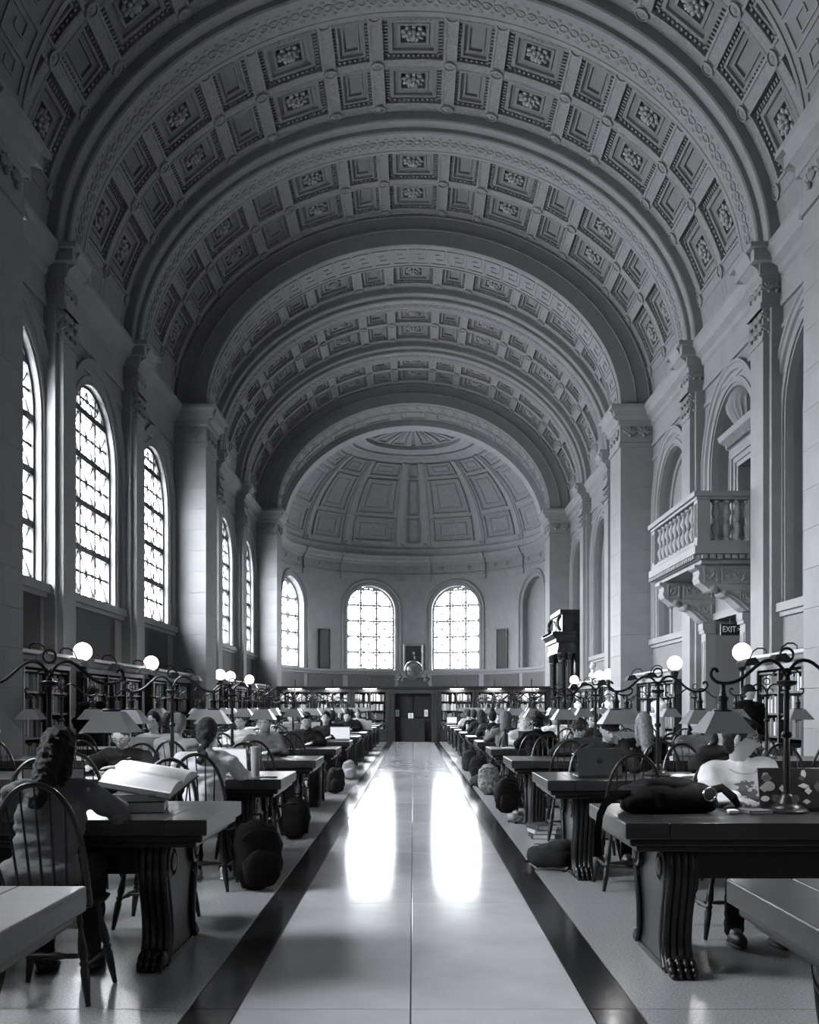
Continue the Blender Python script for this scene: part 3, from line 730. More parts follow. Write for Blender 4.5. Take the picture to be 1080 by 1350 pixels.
# lower doorway
d2 = empty('door_2', mapR(UB, 0, 0.5)); tag(d2, 'dark double doorway under the stone balcony', 'door', kind='structure'); off2 = -d2.location
def lR2(u, z, d): return mapR(u, z, d) + off2
GREYD = mat('grey_door', 0.07, 0.6, 0.1, 6.0)
for sg in (-1, 1):
    a, c = sorted((UB + sg * .01, UB + sg * (DH - .02))); b = MB(); box_u(b, lR2, a, c, 0.01, DZ - .02, .5, .56)
    for z0, z1 in ((.2, 1.3), (1.5, 2.9)): stepped(b, lambda q, z, d: lR2(q, z, d), (a + .15, c - .15, z0, z1), [(0, 0, .5), (0, 0, .47), (.05, .05, .47), (.07, .07, .5)])
    b.build('door_leaf', GREYD, d2)
for sg in (-1, 1):
    a, c = sorted((UB + sg * (DH + .0), UB + sg * (DH + .30))); b = MB(); box_u(b, lR2, a, c, 0, 2.86, -.20, 0); box_u(b, lR2, a - .03, c + .03, 2.86, 2.92, -.24, 0); box_u(b, lR2, a - .02, c + .02, 2.92, 3.06, -.26, 0)
    a2, c2 = sorted((UB + sg * (DH + .05), UB + sg * (DH + .25))); stepped(b, lambda q, z, d: lR2(q, z, d), (a2, c2, .5, 2.7), [(0, 0, -.2), (0, 0, -.215), (.03, .03, -.215), (.04, .04, -.19)]); b.build('door_post', STONE2, d2)
b = MB(); box_u(b, lR2, UB - DH, UB + DH, DZ - .02, DZ + .12, -.05, 0.0); b.build('lintel', STONE2, d2)
# exit sign (lettering is text geometry)
def text_obj(name, txt, size, material, parent, M, ext=0.003):
    c = bpy.data.curves.new(name, 'FONT'); c.body = txt; c.size = size; c.extrude = ext; c.align_x = 'CENTER'; c.align_y = 'CENTER'
    t = bpy.data.objects.new('tmp', c); COL.objects.link(t); dg = bpy.context.evaluated_depsgraph_get(); me = bpy.data.meshes.new_from_object(t.evaluated_get(dg))
    bpy.data.objects.remove(t); me.materials.clear(); me.materials.append(material); me.name = name
    return place(name, me, parent, M=M)
sg_ = MB(); sg_.bbox((0, 0, 0), (.40, .05, .22), .008); ex = sg_.build('exit_sign', mat('sign_black', 0.01, 0.4)); ex.location = (6.24, UB + .35, 2.88)
tag(ex, 'black EXIT sign with white letters hung in the doorway under the balcony', 'sign')
SIGNW = mat('sign_white', 0.8, 0.5, 0.02)
text_obj('lettering', 'EXIT', .15, SIGNW, ex, T4(-.035, -.027, 0) @ RX4(pi / 2) @ Matrix.Diagonal((.88, 1.1, 1, 1)))
text_obj('arrow', '>', .11, SIGNW, ex, T4(.155, -.027, 0) @ RX4(pi / 2))
b = MB(); b.box((0, 0, .175), (.02, .02, .14)); b.build('hanger', IRON, ex)
# balcony
BX = 5.01; BH = 1.70
bal = empty('balcony', (WX, UB, 3.90)); tag(bal, 'carved stone balcony with balusters and scroll brackets above the doorway', 'balcony')
def lb(u, z, d): return mapR(u, z, d) - Vector((WX, UB, 3.90))
b = MB(); D0 = BX - WX
prof = [(-.03, 3.905), (D0 + .12, 3.905), (D0 + .10, 3.96), (D0 + .04, 4.0), (D0 + .02, 4.06), (D0 - .03, 4.10), (D0 - .05, 4.17), (D0 - .02, 4.23), (D0, 4.29), (-.03, 4.29)]
ext_u(b, lb, prof, UB - BH + .13, UB + BH - .13)
for (e, z0, z1) in ((-.10, 3.90, 3.97), (-.04, 3.97, 4.06), (.05, 4.06, 4.20), (.0, 4.20, 4.30)):
    box_u(b, lb, UB - BH - e, UB + BH + e, z0 + .001, z1 - .001, D0 - e - .004, -.02)
b.build('slab', STONE2, bal)
b = MB(); b.box((0, 0, 0), (.09, .066, .07)); DENT = b.mesh('dentil', STONE2)
for k in range(26): place('dentil', DENT, bal, lb(UB - BH + .11 + k * .132, 4.015, D0 - .01))
for k in range(8): place('dentil', DENT, bal, lb(UB - BH + .0, 4.015, D0 + .13 + k * .13))
b = MB()
for (z0, z1, e) in ((5.02, 5.07, .02), (5.07, 5.16, .07)):
    box_u(b, lb, UB - BH - e, UB + BH + e, z0, z1, D0 - e, D0 + .22 + e)
    for sg in (-1, 1):
        a, c = sorted((UB + sg * (BH + e), UB + sg * (BH - .22 - e))); box_u(b, lb, a, c, z0, z1, D0 + .22 + e, -.02)
b.build('hand_rail', STONE2, bal)
for (u0, d0) in ((UB - BH, D0), (UB + BH - .22, D0), (UB - BH, -.24), (UB + BH - .22, -.24)):
    b = MB(); box_u(b, lb, u0, u0 + .22, 4.30, 5.02, d0, d0 + .22); 
    stepped(b, lambda q, z, d: lb(q, z, d), (u0 + .04, u0 + .18, 4.36, 4.96), [(0, 0, d0), (0, 0, d0 - .015), (.02, .02, d0 - .015), (.03, .03, d0)]); b.build('post', STONE2, bal)
bp = [(.075, 0), (.075, .05), (.05, .07), (.045, .10), (.075, .20), (.078, .25), (.05, .32), (.04, .34), (.055, .36), (.04, .38), (.05, .42), (.078, .48), (.075, .53), (.045, .62), (.045, .65), (.07, .67), (.07, .72)]
b = MB(); b.lathe(bp, n=14); BAL = b.mesh('baluster', STONE2, True, 50)
for k in range(10): place('baluster', BAL, bal, lb(UB - BH + .36 + k * (2 * BH - .72) / 9, 4.30, D0 + .11))
for sg in (-1, 1):
    for k in range(4): place('baluster', BAL, bal, lb(UB + sg * (BH - .11), 4.30, D0 + .36 + k * .19))
def scroll_poly(pts): return pts
up_poly = [(0, 3.90), (1.14, 3.90), (1.14, 3.84), (1.06, 3.80), (1.05, 3.74), (1.07, 3.66), (1.04, 3.58), (.95, 3.52), (.86, 3.44), (.80, 3.42), (.74, 3.44), (.72, 3.50), (.72, 3.52), (0, 3.52)]
lo_poly = [(0, 3.52), (.72, 3.52), (.72, 3.47), (.66, 3.44), (.66, 3.38), (.60, 3.34), (.52, 3.32), (.42, 3.24), (.32, 3.14), (.22, 3.08), (.12, 3.07), (0, 3.07)]
for sg in (-1, 1):
    uc = UB + sg * 1.28
    b = MB()
    for poly in (up_poly, lo_poly):
        k = len(poly); vs = [lb(uc + s_ * .20, z, -x) for s_ in (-1, 1) for (x, z) in poly]
        b.add(vs, [tuple(range(k)), tuple(range(k, 2 * k))] + [(i, (i + 1) % k, k + (i + 1) % k, k + i) for i in range(k)])
    br = b.build('bracket', STONE2, bal)
    for s_ in (-1, 1):
        b = MB()
        for (x0, x1, z0, z1) in ((.06, .66, 3.56, 3.86), (.06, .34, 3.22, 3.48), (.72, .98, 3.58, 3.86)):
            uf = uc + s_ * .20
            stepped(b, lambda x, z, d: lb(uf + s_ * d, z, -x), (x0, x1, z0, z1), [(0, 0, 0), (0, 0, .02), (.03, .03, .02), (.04, .04, .004)])
            rnd = random.Random(int(x0 * 100) + 5)
            for q in range(int((x1 - x0) * 22)):      # carved foliage
                a = rnd.random() * pi; c = lb(uf + s_ * .008, z0 + .07 + rnd.random() * (z1 - z0 - .14), -(x0 + .06 + rnd.random() * (x1 - x0 - .12))); b.ball(c, (.05, .018, .016), 6, 4, RY(a))
        for (xa, za, xb, zb) in ((.62, 3.40, .18, 3.12),):
            b.tube([lb(uc + s_ * .205, za + (zb - za) * t + .05 * sin(t * pi), -(xa + (xb - xa) * t)) for t in [i / 8 for i in range(9)]], .022, 6)
        b.lathe([(.07, 0), (.07, .03), (.04, .04), (0, .05)], lb(uc + s_ * .20, 3.47, -.80), 12, RX(pi / 2 if s_ < 0 else -pi / 2))
        b.lathe([(.05, 0), (.05, .03), (.03, .04), (0, .045)], lb(uc + s_ * .20, 3.40, -.60), 12, RX(pi / 2 if s_ < 0 else -pi / 2))
        b.build('carved_panel', STONE2, br, True, ang=50)

# ------------------------------------------------------------------ wall bookcases with their books
BOOKM = [mat('book_cloth_%d' % i, v, 0.65, 0.2, 30.0) for i, v in enumerate((0.03, 0.07, 0.14, 0.28, 0.45, 0.6))]
def book_mesh(t, h, dp, mi, cache={}):
    k = (round(t, 3), round(h, 3), mi)
    if k not in cache:
        b = MB(); b.box((0, 0, h / 2), (t - .002, dp, h)); b.box((0, -dp / 2 - .001, h * .8), (t - .002, .004, .02)); b.box((0, -dp / 2 - .001, h * .2), (t - .002, .004, .012))
        cache[k] = b.mesh('book', BOOKM[mi])
    return cache[k]
SH = [.12, .52, .90, 1.26, 1.60, 1.92]
def bookcase(side, u0, u1, label, loose):
    mp = mapL if side == 'left' else mapR; uc = (u0 + u1) / 2
    r = empty('bookcase', mp(uc, 0, -.22)); tag(r, label, 'bookcase', 'oak bookcases along the side walls'); off = -r.location
    def lm(u, z, d): return mp(u, z, d) + off
    b = MB(); box_u(b, lm, u0, u1, 0, .12, -.44, -.01); box_u(b, lm, u0, u1, .12, 2.0, -.03, -.005); b.build('plinth_and_back', WOODM, r)
    n = 3; xs = [u0 + (u1 - u0) * i / n for i in range(n + 1)]
    for x in xs: b = MB(); box_u(b, lm, x - .03, x + .03, .12, 1.98, -.45, -.02); b.build('upright', WOODM, r)
    for z in SH[1:]: b = MB(); box_u(b, lm, u0, u1, z - .03, z, -.42, -.02); b.build('shelf', WOODM, r)
    b = MB(); ext_u(b, lm, [(0, 1.96), (-.45, 1.96), (-.46, 2.03), (-.50, 2.06), (-.52, 2.12), (-.57, 2.15), (-.57, 2.20), (0, 2.20)], u0 - .02, u1 + .02); b.build('cornice', mat('lamplit_cornice', 0.30, 0.5, 0.1, 6.0), r)  # pale stone cornice, its brightness under the lights put into the colour
    rnd = random.Random(int(u0 * 10) + (side == 'left')); st = [MB(), MB(), MB()]; cnt = 0
    for si, z in enumerate(SH[:-1]):
        for x0, x1 in zip(xs[:-1], xs[1:]):
            u = x0 + .04; hgt = SH[si + 1] - z - .03
            while u < x1 - .09:
                t = rnd.choice((.04, .05, .06, .07)); 
                if rnd.random() < .06: u += rnd.choice((.05, .12)); continue
                h = min(hgt - .02, rnd.choice((.22, .25, .27, .29))); mi = rnd.choice((0, 0, 1, 1, 2, 2, 3, 4, 5))
                if loose and si >= 5 - loose:
                    o = place('book', book_mesh(t, h, .24, mi), None, M=T4(*mp(u + t / 2, z, -.26)) @ RZ4(pi / 2 if side == 'left' else -pi / 2)); cnt += 1
                    tag(o, '%s %s %s book on the %s of the %s bookcase' % ('thick' if t > .055 else 'slim', ('black', 'dark grey', 'grey', 'light grey', 'pale', 'white')[mi], 'tall' if h > .26 else 'short', ('third shelf', 'upper shelf', 'top shelf')[si - 2], 'window-wall' if side == 'left' else 'blind-arch'), 'book', 'books on the wall bookcase shelves')
                else: box_u(st[(0, 0, 1, 1, 2, 2)[mi]], mp, u + .001, u + t - .001, z, z + h, -.38, -.14)
                u += t
    for q in range(3): o = st[q].build('book_rows', (BOOKM[0], BOOKM[2], BOOKM[4])[q]); tag(o, ('dark', 'grey', 'pale')[q] + ' old books in the ' + label.split(' ', 1)[1], 'books', kind='stuff')
    return cnt
nb = 0
for si, A in enumerate(ARCHES[1:3]):
    bays = [(A + TA + .06, A + 4.38), (A + 5.30, A + 8.88), (A + 9.80, A + 13.40)]
    nm = ['left of the first pilaster', 'between two pilasters', 'after the second pilaster']
    sec = ['before the big pier', 'beyond the big pier'][si]
    for bi, (u0, u1) in enumerate(bays):
        nb += bookcase('left', u0, u1, 'oak bookcase under arched window %s %s' % (nm[bi], sec), 3 if (si == 0 and bi == 1) else 0)
        if (si == 0 and bi == 1) or (si == 1 and bi == 2): continue
        nb += bookcase('right', u0, u1, 'oak bookcase under blind arch %s %s' % (nm[bi], sec), 1 if (si == 0 and bi == 2) else 0)
# dark reading lights craning over the wall bookcases
b = MB(); b.tube([(0, 0, 0), (0, 0, .06), (.05, 0, .10), (.14, 0, .10), (.22, 0, .04), (.26, 0, -.06)], .012, 6); NECK = b.mesh('stem', BRONZE, True)
b = MB(); b.add([(.14, -.2, -.16), (.42, -.2, -.20), (.42, .2, -.20), (.14, .2, -.16), (.21, -.13, -.05), (.34, -.13, -.07), (.34, .13, -.07), (.21, .13, -.05)], [(0, 1, 5, 4), (1, 2, 6, 5), (2, 3, 7, 6), (3, 0, 4, 7), (4, 5, 6, 7)]); HOOD = b.mesh('hood', BRONZE)
for side, sg in (('left', -1), ('right', 1)):
    for (u, t) in ((14.9, 'left of the first pilaster before the big pier, entrance end'), (16.2, 'left of the first pilaster before the big pier, apse end'), (18.4, 'between two pilasters before the big pier, entrance end'), (20.4, 'between two pilasters before the big pier, apse end'),
                   (23.0, 'just before the big pier, entrance end'), (25.0, 'just before the big pier, apse end'), (29.0, 'just beyond the big pier'), (32.0, 'far beyond the big pier, entrance end'), (34.0, 'far beyond the big pier, apse end')):
        if side == 'right' and 17 < u < 21.8: continue
        r = empty('shelf_light', (sg * (WX - .50), u, 2.20), pi if sg > 0 else 0); tag(r, 'hooded light over %s bookcase ' % ('window-wall' if sg < 0 else 'blind-arch') + t, 'lamp', 'hooded lights on the wall bookcases')
        place('stem', NECK, r); place('hood', HOOD, r)

# ------------------------------------------------------------------ black marble portal in the last bay of the right wall
UP = ARCHES[2] + 11.575
r = empty('marble_portal', (WX, UP, 0)); tag(r, 'tall black marble portal with columns and heavy cornice beside the apse', 'portal')
def lp(u, z, d): return mapR(u, z, min(d, -.125)) - Vector((WX, UP, 0))
b = MB(); box_u(b, lp, UP - 1.45, UP + 1.45, 0, 3.45, -.35, -.13); b.build('back_slab', BLACKM, r)
b = MB(); box_u(b, lp, UP - .8, UP + .8, 0, 2.9, -.37, -.34); b.build('opening_shade_panel', DARK, r)  # solid panel painted black for the shade of an opening
for sg in (-1, 1):
    for q, dd in ((1.15, -.80), (1.15, -.50)):
        u = UP + sg * q
        b = MB(); box_u(b, lp, u - .17, u + .17, 0, .9, dd - .17, dd + .15); b.build('pedestal', BLACKM, r)
        b = MB(); b.lathe([(.15, .9), (.15, .97), (.125, 1.0), (.125, 1.1), (.11, 2.9), (.12, 2.95)], lp(u, 0, dd), 14); b.build('column', BLACKM, r, True)
        b = MB(); b.lathe([(.11, 2.93), (.13, 3.0), (.12, 3.05), (.17, 3.2), (.19, 3.24), (.19, 3.3)], lp(u, 0, dd), 14)
        for k in range(8): b.ball(lp(u + .14 * cos(k * pi / 4), 3.1, dd + .14 * sin(k * pi / 4)), (.035, .035, .07), 6, 4)
        b.build('column_capital', BLACKM, r, True)
b = MB(); prof = [(0, 3.3), (-1.0, 3.3), (-1.0, 3.42), (-.97, 3.44), (-.97, 3.66), (-1.03, 3.70), (-1.06, 3.80), (-1.14, 3.90), (-1.2, 3.98), (-1.2, 4.06), (0, 4.06)]
ext_u(b, lp, prof, UP - 1.32, UP + 1.32); box_u(b, lp, UP - 1.5, UP + 1.5, 3.96, 4.06, -1.2, 0); box_u(b, lp, UP - 1.4, UP + 1.4, 3.7, 3.96, -1.06, 0); b.build('entablature', BLACKM, r)
b = MB(); box_u(b, lp, UP - 1.15, UP + 1.15, 4.06, 4.72, -.80, 0); box_u(b, lp, UP - 1.25, UP + 1.25, 4.72, 4.86, -.9, 0)
for sg in (-1, 1):
    P = [lp(UP + sg * 1.2, 4.1 + .55 * t, -.86 - .12 * sin(t * pi)) for t in [i / 10 for i in range(11)]]; b.tube(P, .06, 8)
b.build('attic', BLACKM, r)

# ------------------------------------------------------------------ bookcase screen across the mouth of the apse
SY = 39.18; SD = .46; SZ = 2.16
OAK = mat('screen_oak', 0.02, 0.45, 0.3, 4.0, 0.05, 30)
LAMPW = mat('lamp_glow', 0.8, 0.5, 0.0, emit=(1.0, .98, .95, 9.0))
posn = ['nearest the door', 'in the middle', 'against the pier']
for sg in (-1, 1):
    sd = 'window side' if sg < 0 else 'balcony side'
    for k in range(3):
        x0 = .97 + k * 1.445; x1 = x0 + 1.43; xc = sg * (x0 + x1) / 2; hw = (x1 - x0) / 2
        r = empty('screen_bookcase', (xc, SY + SD / 2, 0)); tag(r, 'oak bookcase unit of the apse screen %s, %s of the hall' % (posn[k], sd), 'bookcase', 'bookcase units of the apse screen')
        b = MB(); b.box2(-hw, hw, SD / 2 - .03, SD / 2, 0, 1.98); b.box2(-hw, hw, -SD / 2, SD / 2, 0, .5); b.build('body', OAK, r)
        for x in (-hw + .06, 0, hw - .06):
            w_ = .12 if x else .05; b = MB(); b.box2(x - w_ / 2, x + w_ / 2, -SD / 2 - .01, SD / 2 - .03, .5, 1.98); b.build('upright', OAK, r)
        zz = [.5, .86, 1.22, 1.58, 1.95]
        for z in zz[1:-1]: b = MB(); b.box2(-hw + .1, hw - .1, -SD / 2 + .03, SD / 2 - .03, z - .025, z); b.build('shelf', OAK, r)
        b = MB(); b.box2(-hw, hw, -SD / 2 - .02, SD / 2, 1.93, 2.0); b.build('top_rail', OAK, r)
        for s_ in (-1, 1):
            b = MB(); stepped(b, lambda a, c, d: Vector((a, d, c)), (s_ * hw / 2 - .28, s_ * hw / 2 + .28, .08, .42), [(0, 0, -SD / 2), (0, 0, -SD / 2 - .02), (.03, .03, -SD / 2 - .02), (.05, .05, -SD / 2 - .008)]); b.build('cupboard_door', OAK, r)
        rnd = random.Random(k * 7 + sg); st = [MB() for _ in range(3)]
        for z in zz[:-1]:
            for (xa, xb) in ((-hw + .13, -.03), (.03, hw - .13)):
                x = xa
                while x < xb - .06:
                    t = rnd.choice((.035, .045, .055, .065))
                    if rnd.random() < .08: x += .08; continue
                    h = rnd.uniform(.22, .31); q = rnd.choice((0, 1, 1, 2, 2)) if z > 1.0 else rnd.choice((0, 0, 1, 2)); st[q].box2(xc + x, xc + x + t - .003, SY + .08, SY + .32, z, z + h); x += t
        for q in range(3):
            o = st[q].build('book_rows', (BOOKM[1], BOOKM[3], BOOKM[5])[q]); tag(o, ('dark', 'mid-grey', 'pale')[q] + ' books shelved in the apse screen unit %s, %s' % (posn[k], sd), 'books', kind='stuff')
        # goose-neck picture light over the unit
        r = empty('picture_light', (xc, SY, SZ)); tag(r, 'lit picture light on a goose neck over the screen bookcase %s, %s' % (posn[k], sd), 'lamp', 'picture lights over the apse screen')
        b = MB(); b.tube([(0, .02, 0), (0, .02, .22), (0, -.06, .30), (0, -.16, .24), (0, -.2, .02), (0, -.2, -.06)], .012, 6); b.lathe([(.05, 0), (.05, .02), (.02, .03)], (0, .02, 0), 10); b.build('stem', BRONZE, r, True)
        b = MB(); b.box2(-.28, .28, -.25, -.15, -.09, -.05); b.build('hood', BRONZE, r)
        b = MB(); b.box2(-.26, .26, -.235, -.165, -.10, -.09); b.build('tube_bulb', LAMPW, r)
        ld = bpy.data.lights.new('picture_light_glow', 'AREA'); ld.shape = 'RECTANGLE'; ld.size = .5; ld.size_y = .06; ld.energy = 14; lo = bpy.data.objects.new('picture_light_glow', ld); COL.objects.link(lo); lo.parent = r; lo.location = (0, -.20, -.105); lo.rotation_euler = (radians(38), 0, 0)
r = empty('screen_cornice', (0, SY + SD / 2, 1.98)); tag(r, 'dark oak cornice running along the top of the apse screen', 'cornice')
b = MB()
prof = [(.26, 2.0), (-.24, 2.0), (-.24, 2.04), (-.28, 2.06), (-.30, 2.12), (-.34, 2.13), (-.34, 2.16), (.26, 2.16)]
ext_u(b, lambda u, z, d: Vector((u, d, z - 1.98)), prof, -5.31, 5.31); b.build('moulding', OAK, r)
# doorway in the screen
r = empty('door_3', (0, SY + SD / 2, 0)); tag(r, 'dark studded double door in the middle of the apse screen', 'door', kind='structure')
for sg in (-1, 1):
    b = MB(); b.box2(sg * .72, sg * .955, -SD / 2 - .04, SD / 2, .45, 1.97); b.box2(sg * .70, sg * .96, -SD / 2 - .07, SD / 2, 0, .45)
    a, c = sorted((sg * .76, sg * .92)); stepped(b, lambda q, z, d: Vector((q, d, z)), (a, c, .55, 1.88), [(0, 0, -SD / 2 - .04), (0, 0, -SD / 2 - .055), (.025, .025, -SD / 2 - .055), (.035, .035, -SD / 2 - .03)]); b.build('door_post', OAK, r)
b = MB(); b.box2(-.96, .96, -SD / 2 - .03, SD / 2, 1.88, 1.985); b.build('lintel', OAK, r)
b = MB(); b.box2(-.72, -.69, -SD / 2, 1.2, 0, 1.9); b.box2(.69, .72, -SD / 2, 1.2, 0, 1.9); b.box2(-.72, .72, -SD / 2, 1.2, 1.88, 1.92); b.box2(-.72, .72, 1.18, 1.2, 0, 1.9); b.build('vestibule', DARK, r)
LEATHER = mat('studded_leather', 0.008, 0.5, 0.2, 20.0, 0.2, 50)
for sg in (-1, 1):
    lf = MB(); lf.box2(sg * .02, sg * .68, .10, .15, .01, 1.86); dl = lf.build('door_leaf', LEATHER, r)
    b = MB()
    for i in range(6):
        for j in range(16): b.ball((sg * (.10 + i * .1), .095, .12 + j * .11), .013, 6, 4)
    tag(b.build('studs', BRONZE, dl), kind='stuff')
    b = MB(); b.box2(sg * .08, sg * .60, .06, .08, .93, .97); b.build('push_bar', BRONZE, dl)
b = MB(); b.box2(-.42, .40, -.26, -.22, .02, .92); b.box2(-.46, -.42, -.28, -.22, 0, 1.0); b.box2(.40, .44, -.28, -.22, 0, 1.0); o = b.build('swing_gate', mat('gate_black', 0.012, 0.4, 0.2)); o.location = (0, SY + SD / 2, 0)
tag(o, 'low black gate standing in the screen doorway', 'gate')
PAPER = mat('paper', 0.75, 0.8, 0.03)
INK = mat('ink', 0.02, 0.7)
def notice(name, x, z, w, h, y, label):
    b = MB(); b.box((0, 0, 0), (w, .006, h)); o = b.build(name, PAPER, loc=(x, y, z)); tag(o, label, 'sign')
    b = MB()
    for k in range(4): b.box((0, -.004, h * (.28 - .18 * k)), (w * (.3 + .25 * (k % 2)), .002, h * .07))
    b.build('printed_lines', INK, o)
notice('door_notice', -.62, 1.12, .14, .26, SY - .055 + .23, 'tall white notice with dark print at the window side of the screen doorway')
notice('door_notice', .50, 1.12, .14, .26, SY - .055 + .23, 'tall white notice with dark print at the balcony side of the screen doorway')
notice('gate_notice', -.10, 1.02, .2, .2, SY - .04, 'square grey notice above the low gate in the screen doorway')
# clock on the screen
r = empty('clock', (0, SY + .12, 2.16)); tag(r, 'round dark clock with glossy convex face on a scrolled plinth above the doorway', 'clock')
b = MB(); b.box2(-.58, .58, -.16, .16, 0, .2); b.box2(-.62, .62, -.18, .18, 0, .05); b.box2(-.40, .40, -.14, .14, .2, .34)
for sg in (-1, 1):
    P = [(sg * (.62 - .12 * t * 6 / 6 - .05 * cos(t * 9)), -.10, .22 + .2 * t + .03 * sin(t * 9)) for t in [i / 14 for i in range(15)]]; b.tube(P, .05, 8); b.ball((sg * .56, -.1, .25), .07, 8, 6)
b.build('plinth', OAK, r)
b = MB(); b.lathe([(.36, 0), (.37, .05), (.36, .1), (.31, .12), (.29, .1)], (0, -.06, .62), 28, RX(pi / 2)); b.lathe([(.36, 0), (.36, -.12)], (0, -.06, .62), 28, RX(pi / 2)); b.build('case_ring', mat('gilt_ring', 0.09, 0.3, 0.2, 8.0, metal=.6), r, True)
b = MB(); b.lathe([(.30, .07), (.26, .10), (.18, .125), (.08, .14), (0, .145)], (0, -.06, .62), 28, RX(pi / 2)); b.build('face', mat('clock_face', 0.07, 0.15, 0.7, 4.0), r, True)
b = MB(); b.box((0, -.21, .66), (.025, .01, .14)); b.box((.07, -.20, .60), (.16, .01, .025)); b.build('hands', INK, r)
# portrait and tablets on the apse wall
r = empty('portrait', mapA(0, 3.25, -.16)); tag(r, 'framed dark portrait of a seated figure behind the clock', 'painting')
b = MB(); f = lambda a, c, d: Vector((a, d, c)); stepped(b, f, (-.52, .52, 0, 1.32), [(0, 0, .05), (0, 0, -.03), (.04, .04, -.05), (.10, .10, -.01), (.12, .12, .01)], cap=False); b.build('frame', mat('gilt_frame', 0.22, 0.4, 0.3, 20.0, metal=.3), r)
b = MB(); b.box2(-.42, .42, .0, .03, .1, 1.22); b.build('canvas', mat('dark_canvas', 0.014, 0.5, 0.5, 6.0), r)
b = MB(); b.ball((.02, 0, .84), (.06, .006, .08), 10, 6); b.ball((.06, 0, .62), (.05, .005, .11), 10, 6, RY(-.3)); b.build('painted_figure', mat('painted_flesh', 0.35, 0.6, 0.3, 20.0), r, True)
for sg in (-1, 1):
    th = 47 * sg; r = empty('wall_tablet', mapA(uA(th), 3.25, -.04), -radians(th)); tag(r, 'tall black inscribed tablet on the apse wall by the %s' % ('half-hidden side window' if sg < 0 else 'blind arch'), 'tablet')
    b = MB(); b.box2(-.33, .33, -.03, .03, 0, 1.92); b.build('slab', SLATE, r)
    b = MB(); stepped(b, f, (-.35, .35, -.02, 1.94), [(0, 0, .03), (0, 0, -.05), (.04, .03, -.05), (.04, .03, -.02)], cap=False); b.build('rim', BLACKM, r)
    b = MB(); rnd = random.Random(3)
    for k in range(26):
        z = 1.8 - k * .066; x = -.24
        while x < .22: w_ = rnd.uniform(.03, .09); b.box((x + w_ / 2, -.032, z), (w_, .006, .022)); x += w_ + .025
    tag(b.build('inscription', mat('incised', .035, .6), r), kind='stuff')

# ------------------------------------------------------------------ globe lamps along the walls
GLOBE = mat('globe_glow', 0.9, 0.4, 0.0, emit=(1.0, .99, .97, 5.0))
b = MB(); b.lathe([(.17, 0), (.17, .04), (.10, .08), (.06, .12), (.035, .2), (.03, .9), (.045, .93), (.03, .96), (.026, 1.5), (.04, 1.53), (.026, 1.56), (.024, 1.8), (.05, 1.84), (.03, 1.88), (.03, 1.95), (.06, 1.98), (.07, 2.03)], n=12); POLE = b.mesh('pole', BRONZE, True)
b = MB(); b.lathe([(.07, 2.03), (.085, 2.06), (.085, 2.10), (.06, 2.13)], n=12); CUP = b.mesh('cup', BRONZE, True)
b = MB(); b.ball((0, 0, 2.27), .152, 24, 16); GLB = b.mesh('globe', GLOBE, True, 180)
gl = [(-1, 16.65, 'first pilaster of the window wall'), (-1, 21.0, 'second pilaster of the window wall'), (-1, 28.5, 'window wall beyond the big pier'), (-1, 30.1, 'third pilaster of the window wall'), (-1, 33.6, 'far end of the window wall'),
      (1, 16.75, 'pilaster beside the balcony doorway'), (1, 21.05, 'pilaster beyond the balcony doorway'), (1, 28.1, 'blind-arch wall beyond the big pier'), (1, 29.6, 'far pilaster of the blind-arch wall'), (1, 34.2, 'black marble portal')]
for sg, y, t in gl:
    r = empty('globe_lamp', (sg * 5.45, y, 0)); tag(r, 'lit white globe lamp on a dark pole by the ' + t, 'lamp', 'globe lamps along the walls')
    place('pole', POLE, r); place('cup', CUP, r); place('globe', GLB, r)
    ld = bpy.data.lights.new('globe_light', 'POINT'); ld.energy = 30; ld.shadow_soft_size = .15; lo = bpy.data.objects.new('globe_light', ld); COL.objects.link(lo); lo.parent = r; lo.location = (0, 0, 2.27)
# ================================================================== FURNITURE
TOPW = mat('table_top_oak', 0.030, 0.30, 0.35, 3.0, 0.03, 30, stretch=(1, 9, 9))
LEGW = mat('table_leg_oak', 0.012, 0.30, 0.3, 4.0, 0.04, 30, spec=.35, stretch=(9, 9, 1))
CHAIRW = mat('chair_wood', 0.012, 0.34, 0.3, 6.0, 0.03, 40, spec=.35)
TL, TW, TZ = 3.90, 1.03, 0.79; X0 = 1.04
ORD = ['first', 'second', 'third', 'fourth', 'fifth', 'sixth', 'seventh', 'eighth', 'ninth', 'tenth', 'eleventh', 'twelfth', 'thirteenth']
ROWS = {1: [2.33, 4.95, 7.83, 10.69] + [13.55 + 2.86 * k for k in range(9)], -1: [2.19, 5.09, 7.95, 10.75] + [13.6 + 2.86 * k for k in range(9)]}
def side_name(sg): return 'window side' if sg < 0 else 'balcony side'
def row_name(i): return ORD[12 - i] + ' from the apse screen'

